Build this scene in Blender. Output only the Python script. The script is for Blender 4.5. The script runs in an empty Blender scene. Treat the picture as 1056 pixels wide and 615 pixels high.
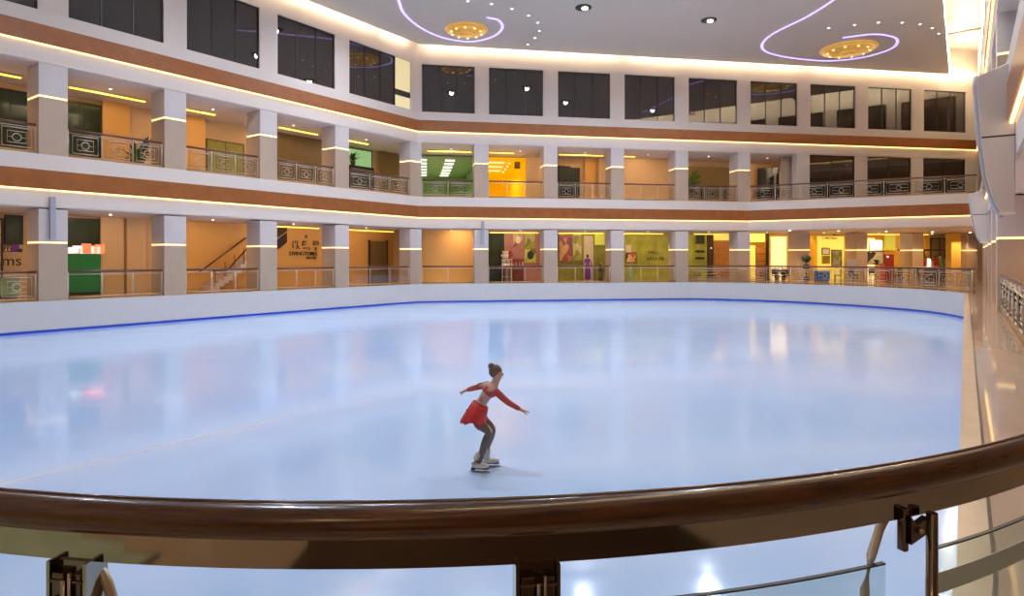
import bpy, bmesh, math, random
from mathutils import Vector, Matrix
random.seed(7)
S = bpy.context.scene
COL = S.collection
PI = math.pi
EYE = 1.6; FPX = 650.0; HZ = 267.0
ORD = ['first','second','third','fourth','fifth','sixth','seventh','eighth','ninth','tenth','eleventh','twelfth','thirteenth','fourteenth']

# ---------------------------------------------------------------- materials
MATS = {}
def mat(name, col, rough=.6, metal=0, spec=.5, vary=0, scale=3, col2=None, bump=0, emis=None, es=0, stretch=None, coat=0):
    m = bpy.data.materials.new(name); m.use_nodes = True
    nt = m.node_tree; b = nt.nodes['Principled BSDF']
    b.inputs['Base Color'].default_value = (*col, 1)
    b.inputs['Roughness'].default_value = rough
    b.inputs['Metallic'].default_value = metal
    b.inputs['Specular IOR Level'].default_value = spec
    b.inputs['Coat Weight'].default_value = coat
    tc = nt.nodes.new('ShaderNodeTexCoord'); mp = nt.nodes.new('ShaderNodeMapping')
    nt.links.new(tc.outputs['Object'], mp.inputs['Vector'])
    if stretch: mp.inputs['Scale'].default_value = stretch
    nz = nt.nodes.new('ShaderNodeTexNoise'); nz.inputs['Scale'].default_value = scale; nz.inputs['Detail'].default_value = 5
    nt.links.new(mp.outputs['Vector'], nz.inputs['Vector'])
    c2 = col2 or tuple(max(0, c*(1-vary)) for c in col)
    if vary or col2:
        rp = nt.nodes.new('ShaderNodeValToRGB')
        rp.color_ramp.elements[0].position = .3; rp.color_ramp.elements[1].position = .7
        rp.color_ramp.elements[0].color = (*c2, 1); rp.color_ramp.elements[1].color = (*col, 1)
        nt.links.new(nz.outputs['Fac'], rp.inputs['Fac']); nt.links.new(rp.outputs['Color'], b.inputs['Base Color'])
    if bump:
        bp = nt.nodes.new('ShaderNodeBump'); bp.inputs['Strength'].default_value = bump; bp.inputs['Distance'].default_value = .02
        nt.links.new(nz.outputs['Fac'], bp.inputs['Height']); nt.links.new(bp.outputs['Normal'], b.inputs['Normal'])
    if emis:
        b.inputs['Emission Color'].default_value = (*emis, 1); b.inputs['Emission Strength'].default_value = es
    MATS[name] = m
    return m
def glassmat(name, tint, refl=.12, fr=False):
    m = bpy.data.materials.new(name); m.use_nodes = True; nt = m.node_tree
    for n in list(nt.nodes): nt.nodes.remove(n)
    o = nt.nodes.new('ShaderNodeOutputMaterial'); mx = nt.nodes.new('ShaderNodeMixShader')
    t = nt.nodes.new('ShaderNodeBsdfTransparent'); t.inputs['Color'].default_value = (*tint, 1)
    g = nt.nodes.new('ShaderNodeBsdfGlossy'); g.inputs['Roughness'].default_value = .02
    lw = nt.nodes.new('ShaderNodeLayerWeight'); lw.inputs['Blend'].default_value = .35
    mm = nt.nodes.new('ShaderNodeMath'); mm.operation = 'MULTIPLY'; mm.inputs[1].default_value = refl*4
    nt.links.new(lw.outputs['Fresnel'], mm.inputs[0]); nt.links.new(mm.outputs[0], mx.inputs['Fac'])
    nt.links.new(t.outputs[0], mx.inputs[1]); nt.links.new(g.outputs[0], mx.inputs[2]); nt.links.new(mx.outputs[0], o.inputs['Surface'])
    MATS[name] = m; return m

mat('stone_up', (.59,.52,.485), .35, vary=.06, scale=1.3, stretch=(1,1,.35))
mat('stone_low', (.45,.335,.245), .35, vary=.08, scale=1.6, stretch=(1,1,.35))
mat('plaster', (.67,.575,.50), .6, vary=.03, scale=.6)
mat('band', (.33,.105,.028), .28, vary=.22, scale=2.5)
mat('soffit', (.72,.60,.52), .55, vary=.03)
mat('ceil', (.72,.61,.50), .7, vary=.02, scale=.3)
mat('rearwall', (.76,.52,.28), .55, vary=.05, scale=.8)
mat('orangewall', (.85,.48,.14), .55, vary=.04, scale=.8)
mat('yellowwall', (.88,.55,.10), .5, vary=.05)
mat('greenwall', (.30,.42,.17), .5, vary=.15)
mat('brownwall', (.24,.16,.06), .5, vary=.15)
mat('darkglass', (.032,.021,.015), .012, spec=.5)
MATS['darkglass'].node_tree.nodes['Principled BSDF'].inputs['IOR'].default_value = 1.85
mat('shopglass', (.05,.075,.045), .08, spec=.5, vary=.5, scale=.8)
mat('mullion', (.02,.016,.014), .4)
mat('board', (.60,.58,.57), .25, vary=.03)
mat('blue', (.02,.06,.45), .4)
mat('capstone', (.62,.47,.33), .25, vary=.1)
mat('ledge', (.58,.42,.29), .05, vary=.10, scale=.8, spec=.7, bump=.012)
mat('darkjoint', (.10,.06,.04), .5)
mat('wood', (.115,.04,.009), .22, vary=.6, scale=6, stretch=(1,1,14), spec=.6, coat=.15)
mat('woodrail', (.13,.05,.028), .3, vary=.2)
mat('steel', (.42,.37,.28), .07, metal=1, vary=.2, scale=2)
mat('darksteel', (.16,.12,.09), .2, metal=1)
mat('steel_dark', (.26,.20,.15), .12, metal=1, vary=.2)
mat('bronze', (.60,.52,.41), .35, metal=.45, vary=.1)
mat('base_strip', (.42,.22,.08), .35)
mat('gold', (.75,.42,.10), .3, metal=.6, emis=(1,.55,.12), es=.35, vary=.2)
mat('strip', (1,.8,.5), .5, emis=(1,.64,.24), es=2.6)
mat('colstrip', (1,.8,.5), .5, emis=(1,.68,.26), es=1.8)
mat('cove', (1,.8,.5), .5, emis=(1,.84,.58), es=20)
mat('covehot', (1,.8,.5), .5, emis=(1,.88,.62), es=110)
mat('galstrip', (1,.7,.2), .5, emis=(1,.60,.06), es=2.6)
mat('purple_led', (.6,.5,1), .5, emis=(.50,.40,1), es=1.5)
mat('lamp', (1,1,1), .5, emis=(1,.90,.75), es=5)
mat('whitelit_dim', (.8,.8,.65), .4, emis=(.9,.9,.65), es=.6)
mat('reflected_dark_near', (.05,.07,.04), .08)
mat('reflected_warm_near', (.8,.55,.25), .4, emis=(1,.62,.25), es=.3)
mat('palegreen_reflected', (.60,.68,.48), .8, vary=.3)
mat('lit_pane', (.8,.7,.4), .4, emis=(1,.82,.42), es=.42)
mat('lampring', (.03,.03,.03), .4)
mat('whitelight', (1,1,1), .5, emis=(1,.97,.82), es=1.6)
mat('black', (.012,.012,.012), .4)
mat('darkbrown', (.06,.03,.02), .4, vary=.2)
mat('green', (.01,.20,.04), .5, vary=.15)
mat('palegreen', (.30,.50,.30), .5, vary=.2)
mat('leaf', (.10,.22,.03), .5, vary=.4, scale=8)
mat('darkleaf', (.02,.03,.015), .6, vary=.4, scale=8)
mat('red', (.55,.06,.03), .5, vary=.2)
mat('orange', (.85,.28,.04), .5, vary=.2)
mat('pink', (.62,.28,.25), .5, vary=.2)
mat('yellow', (.85,.65,.05), .5, vary=.1)
mat('olive', (.42,.40,.06), .5, vary=.3)
mat('cream', (.80,.72,.55), .5, vary=.05)
mat('whitep', (.82,.82,.84), .4)
mat('greyp', (.36,.33,.38), .5)
mat('bluep', (.03,.12,.40), .5)
mat('violet', (.2,.03,.35), .5)
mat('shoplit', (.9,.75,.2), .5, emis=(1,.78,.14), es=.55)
mat('shopgreen', (.6,.65,.1), .5, emis=(.75,.75,.08), es=.28)
mat('shopwarm', (1,.8,.4), .5, emis=(1,.78,.38), es=1.0)
mat('redlit', (.9,.2,.1), .5, emis=(1,.22,.08), es=.8)
mat('whitelit', (.9,.9,.9), .5, emis=(1,.93,.86), es=.9)
mat('screen', (.8,.9,1), .3, emis=(.75,.92,1), es=.8)
mat('panel', (.62,.55,.51), .3, vary=.06, scale=1.5)
mat('paneledge', (.42,.40,.42), .4)
mat('skin', (.62,.36,.25), .5)
mat('dressred', (.60,.025,.022), .5, vary=.15, scale=20)
mat('topred', (.55,.07,.05), .45, vary=.2, scale=25)
mat('tights', (.16,.105,.075), .5, vary=.1)
mat('hair', (.16,.09,.055), .5, vary=.3, scale=30)
mat('skatewhite', (.75,.70,.66), .35)
mat('blade', (.6,.62,.66), .2, metal=1)
mat('frost', (.92,.92,.92), .5)
glassmat('glass', (.93,.97,.95), .07)
glassmat('railglass', (.95,.93,.88), .04)
glassmat('nearglass', (.90,.96,.95), .05)
def collage(name, cols, scale, sx=(1,1,1)):
    m = mat(name, cols[0], .4); nt = m.node_tree; b = nt.nodes['Principled BSDF']
    tc = nt.nodes.new('ShaderNodeTexCoord'); mp = nt.nodes.new('ShaderNodeMapping'); mp.inputs['Scale'].default_value = sx
    vo = nt.nodes.new('ShaderNodeTexVoronoi'); vo.inputs['Scale'].default_value = scale
    nt.links.new(tc.outputs['Object'], mp.inputs['Vector']); nt.links.new(mp.outputs['Vector'], vo.inputs['Vector'])
    sp = nt.nodes.new('ShaderNodeSeparateColor'); nt.links.new(vo.outputs['Color'], sp.inputs['Color'])
    rp = nt.nodes.new('ShaderNodeValToRGB'); rp.color_ramp.interpolation = 'CONSTANT'
    while len(rp.color_ramp.elements) < len(cols): rp.color_ramp.elements.new(.5)
    for i, c in enumerate(cols):
        rp.color_ramp.elements[i].position = i/len(cols); rp.color_ramp.elements[i].color = (*c, 1)
    nt.links.new(sp.outputs[0], rp.inputs['Fac']); nt.links.new(rp.outputs['Color'], b.inputs['Base Color'])
collage('sheet_red', [(.35,.07,.06),(.5,.2,.08),(.22,.05,.12),(.55,.33,.12),(.15,.08,.06)], 3.2, (1,1,.6))
collage('sheet_pink', [(.5,.25,.2),(.62,.42,.3),(.35,.12,.12),(.6,.5,.4)], 3)
collage('sheet_olive', [(.42,.40,.08),(.55,.5,.2),(.28,.27,.05),(.6,.55,.3)], 2.6)
collage('sheet_yg', [(.55,.58,.05),(.65,.6,.2),(.4,.45,.05),(.2,.22,.04)], 2.4)
collage('sheet_white', [(.75,.75,.78),(.02,.03,.05),(.6,.66,.72),(.03,.05,.12),(.8,.8,.8)], 2.6)
collage('sheet_green', [(.75,.75,.72),(.3,.5,.25),(.65,.7,.6),(.45,.55,.3)], 3.2)
collage('sheet_orange', [(.7,.32,.08),(.15,.06,.04),(.75,.5,.25),(.5,.1,.06)], 3)
def icemat():
    m = mat('ice', (.66,.72,.93), .13, spec=.75)
    nt = m.node_tree; b = nt.nodes['Principled BSDF']
    tc = nt.nodes.new('ShaderNodeTexCoord')
    n1 = nt.nodes.new('ShaderNodeTexNoise'); n1.inputs['Scale'].default_value = .12; n1.inputs['Detail'].default_value = 3
    nt.links.new(tc.outputs['Object'], n1.inputs['Vector'])
    r = nt.nodes.new('ShaderNodeValToRGB'); r.color_ramp.elements[0].position = .35; r.color_ramp.elements[1].position = .7
    r.color_ramp.elements[0].color = (.46,.67,1.0,1); r.color_ramp.elements[1].color = (.51,.72,1.0,1)
    nt.links.new(n1.outputs['Fac'], r.inputs['Fac']); nt.links.new(r.outputs['Color'], b.inputs['Base Color'])
    mp = nt.nodes.new('ShaderNodeMapping'); mp.inputs['Rotation'].default_value = (0,0,.6); mp.inputs['Scale'].default_value = (.5,4,1)
    nt.links.new(tc.outputs['Object'], mp.inputs['Vector'])
    n2 = nt.nodes.new('ShaderNodeTexNoise'); n2.inputs['Scale'].default_value = 1.2; n2.inputs['Detail'].default_value = 6
    nt.links.new(mp.outputs['Vector'], n2.inputs['Vector'])
    r2 = nt.nodes.new('ShaderNodeMapRange'); r2.inputs['From Min'].default_value = .3; r2.inputs['From Max'].default_value = .7
    r2.inputs['To Min'].default_value = .06; r2.inputs['To Max'].default_value = .15
    nt.links.new(n2.outputs['Fac'], r2.inputs['Value']); nt.links.new(r2.outputs[0], b.inputs['Roughness'])
icemat()

# ---------------------------------------------------------------- frames
class Frame:
    def __init__(s, o, deg):
        s.o = Vector((o[0], o[1])); s.a = math.radians(deg)
        s.u = Vector((math.cos(s.a), math.sin(s.a))); s.n = Vector((-math.sin(s.a), math.cos(s.a)))
    def p(s, x, t=0): return s.o + s.u*x + s.n*t
    def p3(s, x, t, z): q = s.p(x, t); return Vector((q.x, q.y, z))
    def xl(s, px, t=0):                      # local x where the sight line through column px meets the plane t
        k = (px-528)/FPX; c, si = s.u.x, s.u.y
        return (k*(s.o.y+t*c)-s.o.x+t*si)/(c-k*si)
    def zz(s, px, py, t=0): return EYE+(HZ-py)*s.p(s.xl(px, t), t).y/FPX
    def mtx(s, x=0, t=0, z=0): return Matrix.Translation(s.p3(x, t, z)) @ Matrix.Rotation(s.a, 4, 'Z')
CORNER = (-6.05, 40.2)
LF = Frame(CORNER, 54.28); BF = Frame(CORNER, 9.67); RF = Frame((34.9, 47.2), 234.28)
DF = Frame(BF.p(22.9), -27.8)
def isect(F1, t1, F2, t2):
    a, u = F1.p(0, t1), F1.u; b, v = F2.p(0, t2), F2.u
    d = u.x*v.y-u.y*v.x; w = b-a
    return a+u*((w.x*v.y-w.y*v.x)/d)

# ---------------------------------------------------------------- mesh helpers
class MB:
    def __init__(s): s.v = []; s.f = []; s.smooth = False
    def add(s, vs, fs):
        b = len(s.v); s.v += [tuple(v) for v in vs]; s.f += [tuple(b+i for i in f) for f in fs]; return s
    def box(s, x0, x1, y0, y1, z0, z1):
        return s.add([(x0,y0,z0),(x1,y0,z0),(x1,y1,z0),(x0,y1,z0),(x0,y0,z1),(x1,y0,z1),(x1,y1,z1),(x0,y1,z1)],
                     [(0,3,2,1),(4,5,6,7),(0,1,5,4),(1,2,6,5),(2,3,7,6),(3,0,4,7)])
    def prism(s, pts, z0, z1):
        n = len(pts)
        vs = [(p[0],p[1],z0) for p in pts]+[(p[0],p[1],z1) for p in pts]
        return s.add(vs, [tuple(range(n-1,-1,-1)), tuple(range(n,2*n))]+[(i,(i+1)%n,n+(i+1)%n,n+i) for i in range(n)])
    def prism_y(s, pts, y0, y1):   # outline in x,z extruded along y
        n = len(pts)
        vs = [(p[0],y0,p[1]) for p in pts]+[(p[0],y1,p[1]) for p in pts]
        return s.add(vs, [tuple(range(n)), tuple(range(2*n-1,n-1,-1))]+[(i,n+i,n+(i+1)%n,(i+1)%n) for i in range(n)])
    def tube(s, pts, r, n=8, closed=False, rz=None):
        pts = [Vector(p) for p in pts]; m = len(pts); rings = []
        for i, p in enumerate(pts):
            a = pts[(i-1) % m] if closed or i else p; b = pts[(i+1) % m] if closed or i < m-1 else p
            d = (b-a).normalized(); up = Vector((0,0,1)) if abs(d.z) < .95 else Vector((1,0,0))
            e = d.cross(up).normalized(); g = e.cross(d).normalized(); rr = r[i] if isinstance(r, (list,tuple)) else r
            rings.append([p+e*math.cos(2*PI*k/n)*rr+g*math.sin(2*PI*k/n)*(rz or rr) for k in range(n)])
        vs = [v for q in rings for v in q]; fs = []
        for i in range(m if closed else m-1):
            j = (i+1) % m
            for k in range(n): fs.append((i*n+k, i*n+(k+1)%n, j*n+(k+1)%n, j*n+k))
        if not closed: fs += [tuple(range(n-1,-1,-1)), tuple((m-1)*n+k for k in range(n))]
        s.smooth = True
        return s.add(vs, fs)
    def lathe(s, prof, n=24, c=(0,0,0), sy=1, sx=1):
        vs = []; fs = []
        for (r, z) in prof:
            for k in range(n): vs.append((c[0]+r*sx*math.cos(2*PI*k/n), c[1]+r*sy*math.sin(2*PI*k/n), c[2]+z))
        for i in range(len(prof)-1):
            for k in range(n): fs.append((i*n+k, i*n+(k+1)%n, (i+1)*n+(k+1)%n, (i+1)*n+k))
        fs += [tuple(range(n-1,-1,-1)), tuple((len(prof)-1)*n+k for k in range(n))]
        s.smooth = True
        return s.add(vs, fs)
    def ball(s, c, r, n=12, sq=(1,1,1)):
        prof = [(max(.001, math.sin(PI*i/n)), -math.cos(PI*i/n)) for i in range(n+1)]
        vs = []; fs = []; m = 2*n
        for (q, z) in prof:
            for k in range(m): vs.append((c[0]+r*sq[0]*q*math.cos(2*PI*k/m), c[1]+r*sq[1]*q*math.sin(2*PI*k/m), c[2]+r*sq[2]*z))
        for i in range(n):
            for k in range(m): fs.append((i*m+k, i*m+(k+1)%m, (i+1)*m+(k+1)%m, (i+1)*m+k))
        s.smooth = True
        return s.add(vs, fs)
    def build(s, name, m, parent=None, mx=None, bevel=0):
        me = bpy.data.meshes.new(name); me.from_pydata(s.v, [], s.f); me.update()
        o = bpy.data.objects.new(name, me); COL.objects.link(o)
        me.materials.append(MATS[m])
        if s.smooth:
            me.polygons.foreach_set('use_smooth', [len(p.vertices) < 6 for p in me.polygons])
        if parent: o.parent = parent
        elif mx is not None: o.matrix_world = mx
        if bevel:
            b = o.modifiers.new('bevel', 'BEVEL'); b.width = bevel; b.segments = 2; b.limit_method = 'ANGLE'
        return o
def empty(name, mx=None):
    o = bpy.data.objects.new(name, None); COL.objects.link(o)
    if mx is not None: o.matrix_world = mx
    return o
def tag(o, label, cat, group=None):
    o['label'] = label; o['category'] = cat
    if group: o['group'] = group
    return o
def struct(o): o['kind'] = 'structure'; return o
def copy_tree(o, mx, parent=None):
    c = o.copy(); COL.objects.link(c)
    if parent: c.parent = parent
    else: c.matrix_world = mx
    for ch in o.children: copy_tree(ch, None, c)
    return c
def text(name, s, size, x, y, z, m, parent, ext=.01):
    cu = bpy.data.curves.new(name, 'FONT'); cu.body = s; cu.size = size; cu.extrude = ext; cu.align_x = 'CENTER'
    cu.materials.append(MATS[m]); o = bpy.data.objects.new(name, cu); COL.objects.link(o)
    dg_ = bpy.context.evaluated_depsgraph_get(); me = bpy.data.meshes.new_from_object(o.evaluated_get(dg_))
    bpy.data.objects.remove(o); me.name = name
    if not me.materials: me.materials.append(MATS[m])
    o = bpy.data.objects.new(name, me); COL.objects.link(o)
    o.location = (x, y, z); o.rotation_euler = (PI/2, 0, 0); o.parent = parent
    return o

# levels
Z_OPEN1, Z_B1, Z_B1T, Z_F2 = 3.58, 4.24, 4.96, 5.56
Z_OPEN2, Z_B2, Z_B2T, Z_SILL = 9.05, 9.74, 10.44, 10.98
Z_WT, Z_CEIL, Z_TOP = 14.05, 15.15, 17.2
ICE = -1.2
T = 4.5
LX0, RX1 = -58.0, 66.0

# ---------------------------------------------------------------- rink outline
def rink_outline():
    r = 3.34; c = Vector((-.4, 5.16)); out = []
    e = Vector((.584,.812)); rr = Vector((.812,-.584))
    for a in range(0, 91, 6):                      # near right corner, from the right side round to the near end
        q = math.radians(a); out.append(c+(rr*math.cos(q)-e*math.sin(q))*r)
    w = 28.39
    c2 = Vector((-.4,5.16))-rr*(w-2*r)
    for a in range(0, 91, 6):
        q = math.radians(a); out.append(c2+(-e*math.cos(q)-rr*math.sin(q))*r)
    # left side runs along the left wall to the corner, softened
    lx = LF.p(-1.6); out.append(LF.p(-30)); out.append(LF.p(-15)); out.append(LF.p(-6)); out.append(lx)
    out += [LF.p(-.7,-.12), BF.p(.1,-.17), BF.p(.9,-.12), BF.p(1.8), BF.p(9), BF.p(17)]
    ctrl = [Vector(p) for p in [(10.7,43.05),(12.2,43.15),(15,42.2),(18,40),(20.1,37.1),(21.3,34.3),(21.6,32),(21,29.2),(19.5,27.1)]]
    for i in range(1, len(ctrl)-2):
        p0, p1, p2, p3 = ctrl[i-1:i+3]
        for k in range(8):
            t = k/8
            out.append(.5*((2*p1)+(p2-p0)*t+(2*p0-5*p1+4*p2-p3)*t*t+(3*p1-p0-3*p2+p3)*t**3))
    out.append(Vector((21,29.2)))
    for k in range(1, 8): out.append(Vector((21,29.2)).lerp(c+rr*r, k/8))
    return out
RINK = rink_outline()
def offset(pts, d, closed=True):
    n = len(pts); out = []
    for i in range(n):
        a, b = pts[(i-1) % n], pts[(i+1) % n]
        if not closed: a, b = pts[max(i-1,0)], pts[min(i+1,n-1)]
        e = (b-a).normalized(); out.append(pts[i]+Vector((-e.y, e.x))*d)
    return out
area = sum(RINK[i].x*RINK[(i+1)%len(RINK)].y-RINK[(i+1)%len(RINK)].x*RINK[i].y for i in range(len(RINK)))
SG = 1 if area < 0 else -1            # +d outwards
def outw(d, pts=RINK, closed=True): return offset(pts, d*SG, closed)

def ringwall(inner, outer, z0, z1):
    m = MB(); n = len(inner)
    for i in range(n):
        j = (i+1) % n
        a, b, c, d = inner[i], inner[j], outer[j], outer[i]
        m.add([(a.x,a.y,z0),(b.x,b.y,z0),(c.x,c.y,z0),(d.x,d.y,z0),(a.x,a.y,z1),(b.x,b.y,z1),(c.x,c.y,z1),(d.x,d.y,z1)],
              [(4,5,6,7),(0,1,5,4),(3,7,6,2),(0,3,2,1)])
    return m
ice = struct(MB().prism([tuple(p) for p in outw(.05)], ICE-.2, ICE).build('floor_ice', 'ice'))
ln = MB()
for (a, b) in [((-6.35,7.8),(-3.95,11.2))]:
    a, b = Vector(a), Vector(b); e = (b-a).normalized(); n_ = Vector((-e.y,e.x))*.014
    ln.prism([a-n_, b-n_, b+n_, a+n_], ICE, ICE+.003)
ln.build('reflection_line', 'cream', ice)  # cream strip paints a reflected streak onto the ice
board = empty('rink_board'); tag(board, 'long low white board wall with a blue line around the ice', 'rink board')
ringwall(outw(-.035), outw(-.006), ICE, -.02).build('board_panel', 'board', board)
ringwall(outw(-.05), outw(-.035), ICE, ICE+.10).build('kick_strip', 'blue', board)
def capw(base, extra):
    far = outw(base); out = []
    wide = outw(extra)
    for p, q, c in zip(far, wide, RINK):
        side_ = (c.x*.812-c.y*.584) > -6 and c.y < 30
        out.append(q if side_ else p)
    return out
ringwall(outw(-.040), capw(-.004,.11), -.02, .003).build('board_cap', 'capstone', board)
ringwall(capw(-.006,.11), capw(-.003,.13), -.02, .004).build('cap_joint', 'darkjoint', board)

# ground floor with a hole for the rink
def floor_mesh():
    bm = bmesh.new(); inner = outw(-.004)
    outer = [LF.p(LX0,8), isect(LF,8,BF,9), BF.p(56,9), RF.p(-6,9), RF.p(RX1,9)]
    ed = []
    for loop in (inner, outer):
        vs = [bm.verts.new((p[0],p[1],0)) for p in loop]
        for i in range(len(vs)): ed.append(bm.edges.new((vs[i], vs[(i+1)%len(vs)])))
    bmesh.ops.triangle_fill(bm, edges=ed, use_beauty=True, normal=(0,0,1))
    me = bpy.data.meshes.new('floor'); bm.to_mesh(me); me.materials.append(MATS['ledge'])
    o = bpy.data.objects.new('floor', me); COL.objects.link(o); return o
struct(floor_mesh())

# ---------------------------------------------------------------- walls, slabs, bands
def quad_L(t0, t1, x0=LX0): return [LF.p(x0,t0), isect(LF,t0,BF,t0), isect(LF,t1,BF,t1), LF.p(x0,t1)]
BE = 41.6
def quad_B(t0, t1, x1=None):
    e0 = isect(BF,t0,RF,0) if x1 is None else BF.p(x1,t0); e1 = BF.p(max(BE, x1 or 0)+ (9 if t1 > 1 and x1 is None else 0), t1) if t1 > 0 else (isect(BF,t1,RF,0) if x1 is None else BF.p(x1,t1))
    if x1 is not None: e1 = BF.p(x1, t1)
    return [isect(LF,t0,BF,t0), e0, e1, isect(LF,t1,BF,t1)]
def quad_R(t0, t1, x0=0, x1=RX1): return [RF.p(x0,t0), RF.p(x1,t0), RF.p(x1,t1), RF.p(x0,t1)]
DEND = isect(DF,0,RF,0)
# slabs between levels (fascia + soffit + upper floor)
struct(MB().prism(quad_L(0,T+3), Z_OPEN1, Z_F2).build('floor_gallery_left', 'plaster'))
struct(MB().prism(quad_B(0,T+12), Z_OPEN1, Z_F2).build('floor_gallery_back', 'plaster'))
struct(MB().prism(quad_R(0,T), Z_OPEN1, Z_F2).build('floor_gallery_right', 'plaster'))
struct(MB().prism([BF.p(22.9,.0), DEND, RF.p(0), BF.p(BE)][::1], Z_OPEN1, Z_F2-.002).build('floor_gallery_terrace', 'plaster'))
# upper walls with window openings
LW = [(-19.25-4.6*k, -15.65-4.6*k) for k in range(0, 7)][::-1]+[(-14.65,-11.05),(-10.05,-6.45),(-5.45,-.5)]
BW = [(.3,3.7)]+[(4.62+4.61*k, 4.62+4.61*k+3.6) for k in range(8)]
RW = [(1.2+4.6*k, 4.8+4.6*k) for k in range(13)]
def upper_wall(name, F, quad, wins, x0, x1):
    m = MB().prism(quad(0,T+3) if F is not RF else quad(0,T), Z_OPEN2, Z_OPEN2+.5)
    m.prism(quad(0,.6), Z_OPEN2+.5, Z_SILL); m.prism(quad(0,.6), Z_WT, Z_TOP)
    xs = [x0]+[v for w in wins for v in w]+[x1]
    for i in range(0, len(xs), 2):
        a, b = xs[i], xs[i+1]
        if b-a > .01:
            pa, pb, pc, pd = F.p(a,0), F.p(b,0), F.p(b,.6), F.p(a,.6)
            m.prism([pa,pb,pc,pd], Z_SILL, Z_WT)
    return struct(m.build(name, 'plaster'))
upper_wall('wall_left', LF, quad_L, LW, LX0, .0)
upper_wall('wall_back', BF, quad_B, BW, .0, BE)
upper_wall('wall_right', RF, quad_R, RW, 0, RX1)
wn = 0
def window(F, a, b, z0, z1, lit=None, panes=3, m='darkglass', t=.12):
    global wn; wn += 1
    o = struct(MB().box(a, b, t, t+.04, z0, z1).build('window_%d' % wn, m, mx=F.mtx()))
    fr = MB()
    fr.box(a, a+.05, t-.05, t, z0, z1).box(b-.05, b, t-.05, t, z0, z1).box(a, b, t-.05, t, z1-.05, z1).box(a, b, t-.05, t, z0, z0+.05)
    fr.build('window_frame', 'mullion', o)
    for k in range(1, panes):
        x = a+(b-a)*k/panes
        MB().box(x-.025, x+.025, t-.03, t, z0, z1).build('mullion', 'mullion', o)
    return o
for (a, b) in LW:
    if b > -1:
        window(LF, a, a+3.6, Z_SILL, Z_WT)
    else: window(LF, a, b, Z_SILL, Z_WT)
for (a, b) in BW: window(BF, a, b, Z_SILL, Z_WT)
for (a, b) in RW: window(RF, a, b, Z_SILL, Z_WT)
# the lit last pane beside the left corner: pale room seen through it
o = struct(MB().box(-1.85, -.5, .16, .2, Z_SILL, Z_WT).build('window_%d' % (wn+1), 'lit_pane', mx=LF.mtx()))
MB().box(-1.85, -.5, .12, .16, 11.75, 12.1).build('window_bar', 'mullion', o)
MB().box(-1.9, -1.85, .06, .2, Z_SILL, Z_WT).build('window_frame', 'mullion', o)
# bands and their light strips
def bands(n0):
    n = n0
    for (za, zb) in ((Z_B1, Z_B1T), (Z_B2, Z_B2T)):
        low = za == Z_B1
        q = [quad_L(-.13, -.001), quad_B(-.13, -.001, 22.9+.05 if low else None), quad_R(-.13, -.001, 0 if not low else (DEND-RF.o).dot(RF.u), RX1)]
        if low: q.append([DF.p(0,-.13), DEND+DF.n*-.13, DEND, DF.p(0,0)])
        for s_ in q:
            struct(MB().prism(s_, za, zb).build('trim_%d' % n, 'band')); n += 1
        top = Z_F2 if low else Z_SILL
        q2 = [quad_L(-.10, -.001), quad_B(-.10, -.001, 22.95 if low else None), quad_R(-.10, -.001, 0 if not low else (DEND-RF.o).dot(RF.u), RX1)]
        if low: q2.append([DF.p(0,-.10), DEND+DF.n*-.10, DEND, DF.p(0,0)])
        for s_ in q2:
            struct(MB().prism(s_, zb, top).build('trim_%d' % n, 'plaster')); n += 1
        q3 = [quad_L(-.09, -.03), quad_B(-.09, -.03, 22.93 if low else None), quad_R(-.09, -.03, 0 if not low else (DEND-RF.o).dot(RF.u), RX1)]
        if low: q3.append([DF.p(0,-.09), DEND+DF.n*-.09, DEND+DF.n*-.03, DF.p(0,-.03)])
        for s_ in q3:
            struct(MB().prism(s_, za-.05, za-.001).build('trim_%d' % n, 'strip')); n += 1
        # lip at the head of the openings
        zo = Z_OPEN1 if low else Z_OPEN2
        for s_ in ([quad_L(-.02, -.001), quad_B(-.02, -.001, 22.9 if low else None)]):
            struct(MB().prism(s_, zo, zo+.06).build('trim_%d' % n, 'soffit')); n += 1
bands(1)
# soffits (ceilings of the galleries) and rear walls
def soff(z):
    struct(MB().prism(quad_L(.05, T), z-.04, z-.001).build('ceiling_gallery', 'soffit'))
    struct(MB().prism(quad_B(.05, T), z-.04, z-.001).build('ceiling_gallery', 'soffit'))
    struct(MB().prism(quad_R(.05, T), z-.04, z-.001).build('ceiling_gallery', 'soffit'))
soff(Z_OPEN1); soff(Z_OPEN2)
struct(MB().prism([BF.p(23.2,.0), DEND+DF.n*.15, RF.p(0), BF.p(BE)], Z_OPEN1-.04, Z_OPEN1-.001).build('ceiling_gallery', 'soffit'))
m = MB()
m.prism(quad_L(T, T+.3), 0, Z_OPEN1); struct(m.build('wall_left_ground', 'rearwall'))
struct(MB().prism(quad_L(T, T+.3), Z_F2, Z_OPEN2).build('wall_left_gallery', 'rearwall'))
G0, G1 = BF.xl(431, T), BF.xl(558, T)     # the two bright rooms open behind the first two upper bays
mm = MB(); mm.prism([BF.p(G1,T), BF.p(52,T), BF.p(52,T+.3), BF.p(G1,T+.3)], Z_F2, Z_OPEN2)
struct(mm.build('wall_back_gallery', 'rearwall'))
struct(MB().prism(quad_B(T, T+.3), 0, Z_OPEN1).build('wall_back_ground', 'rearwall'))
struct(MB().prism(quad_R(T, T+.3), 0, Z_OPEN2).build('wall_right_gallery', 'rearwall'))
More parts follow.
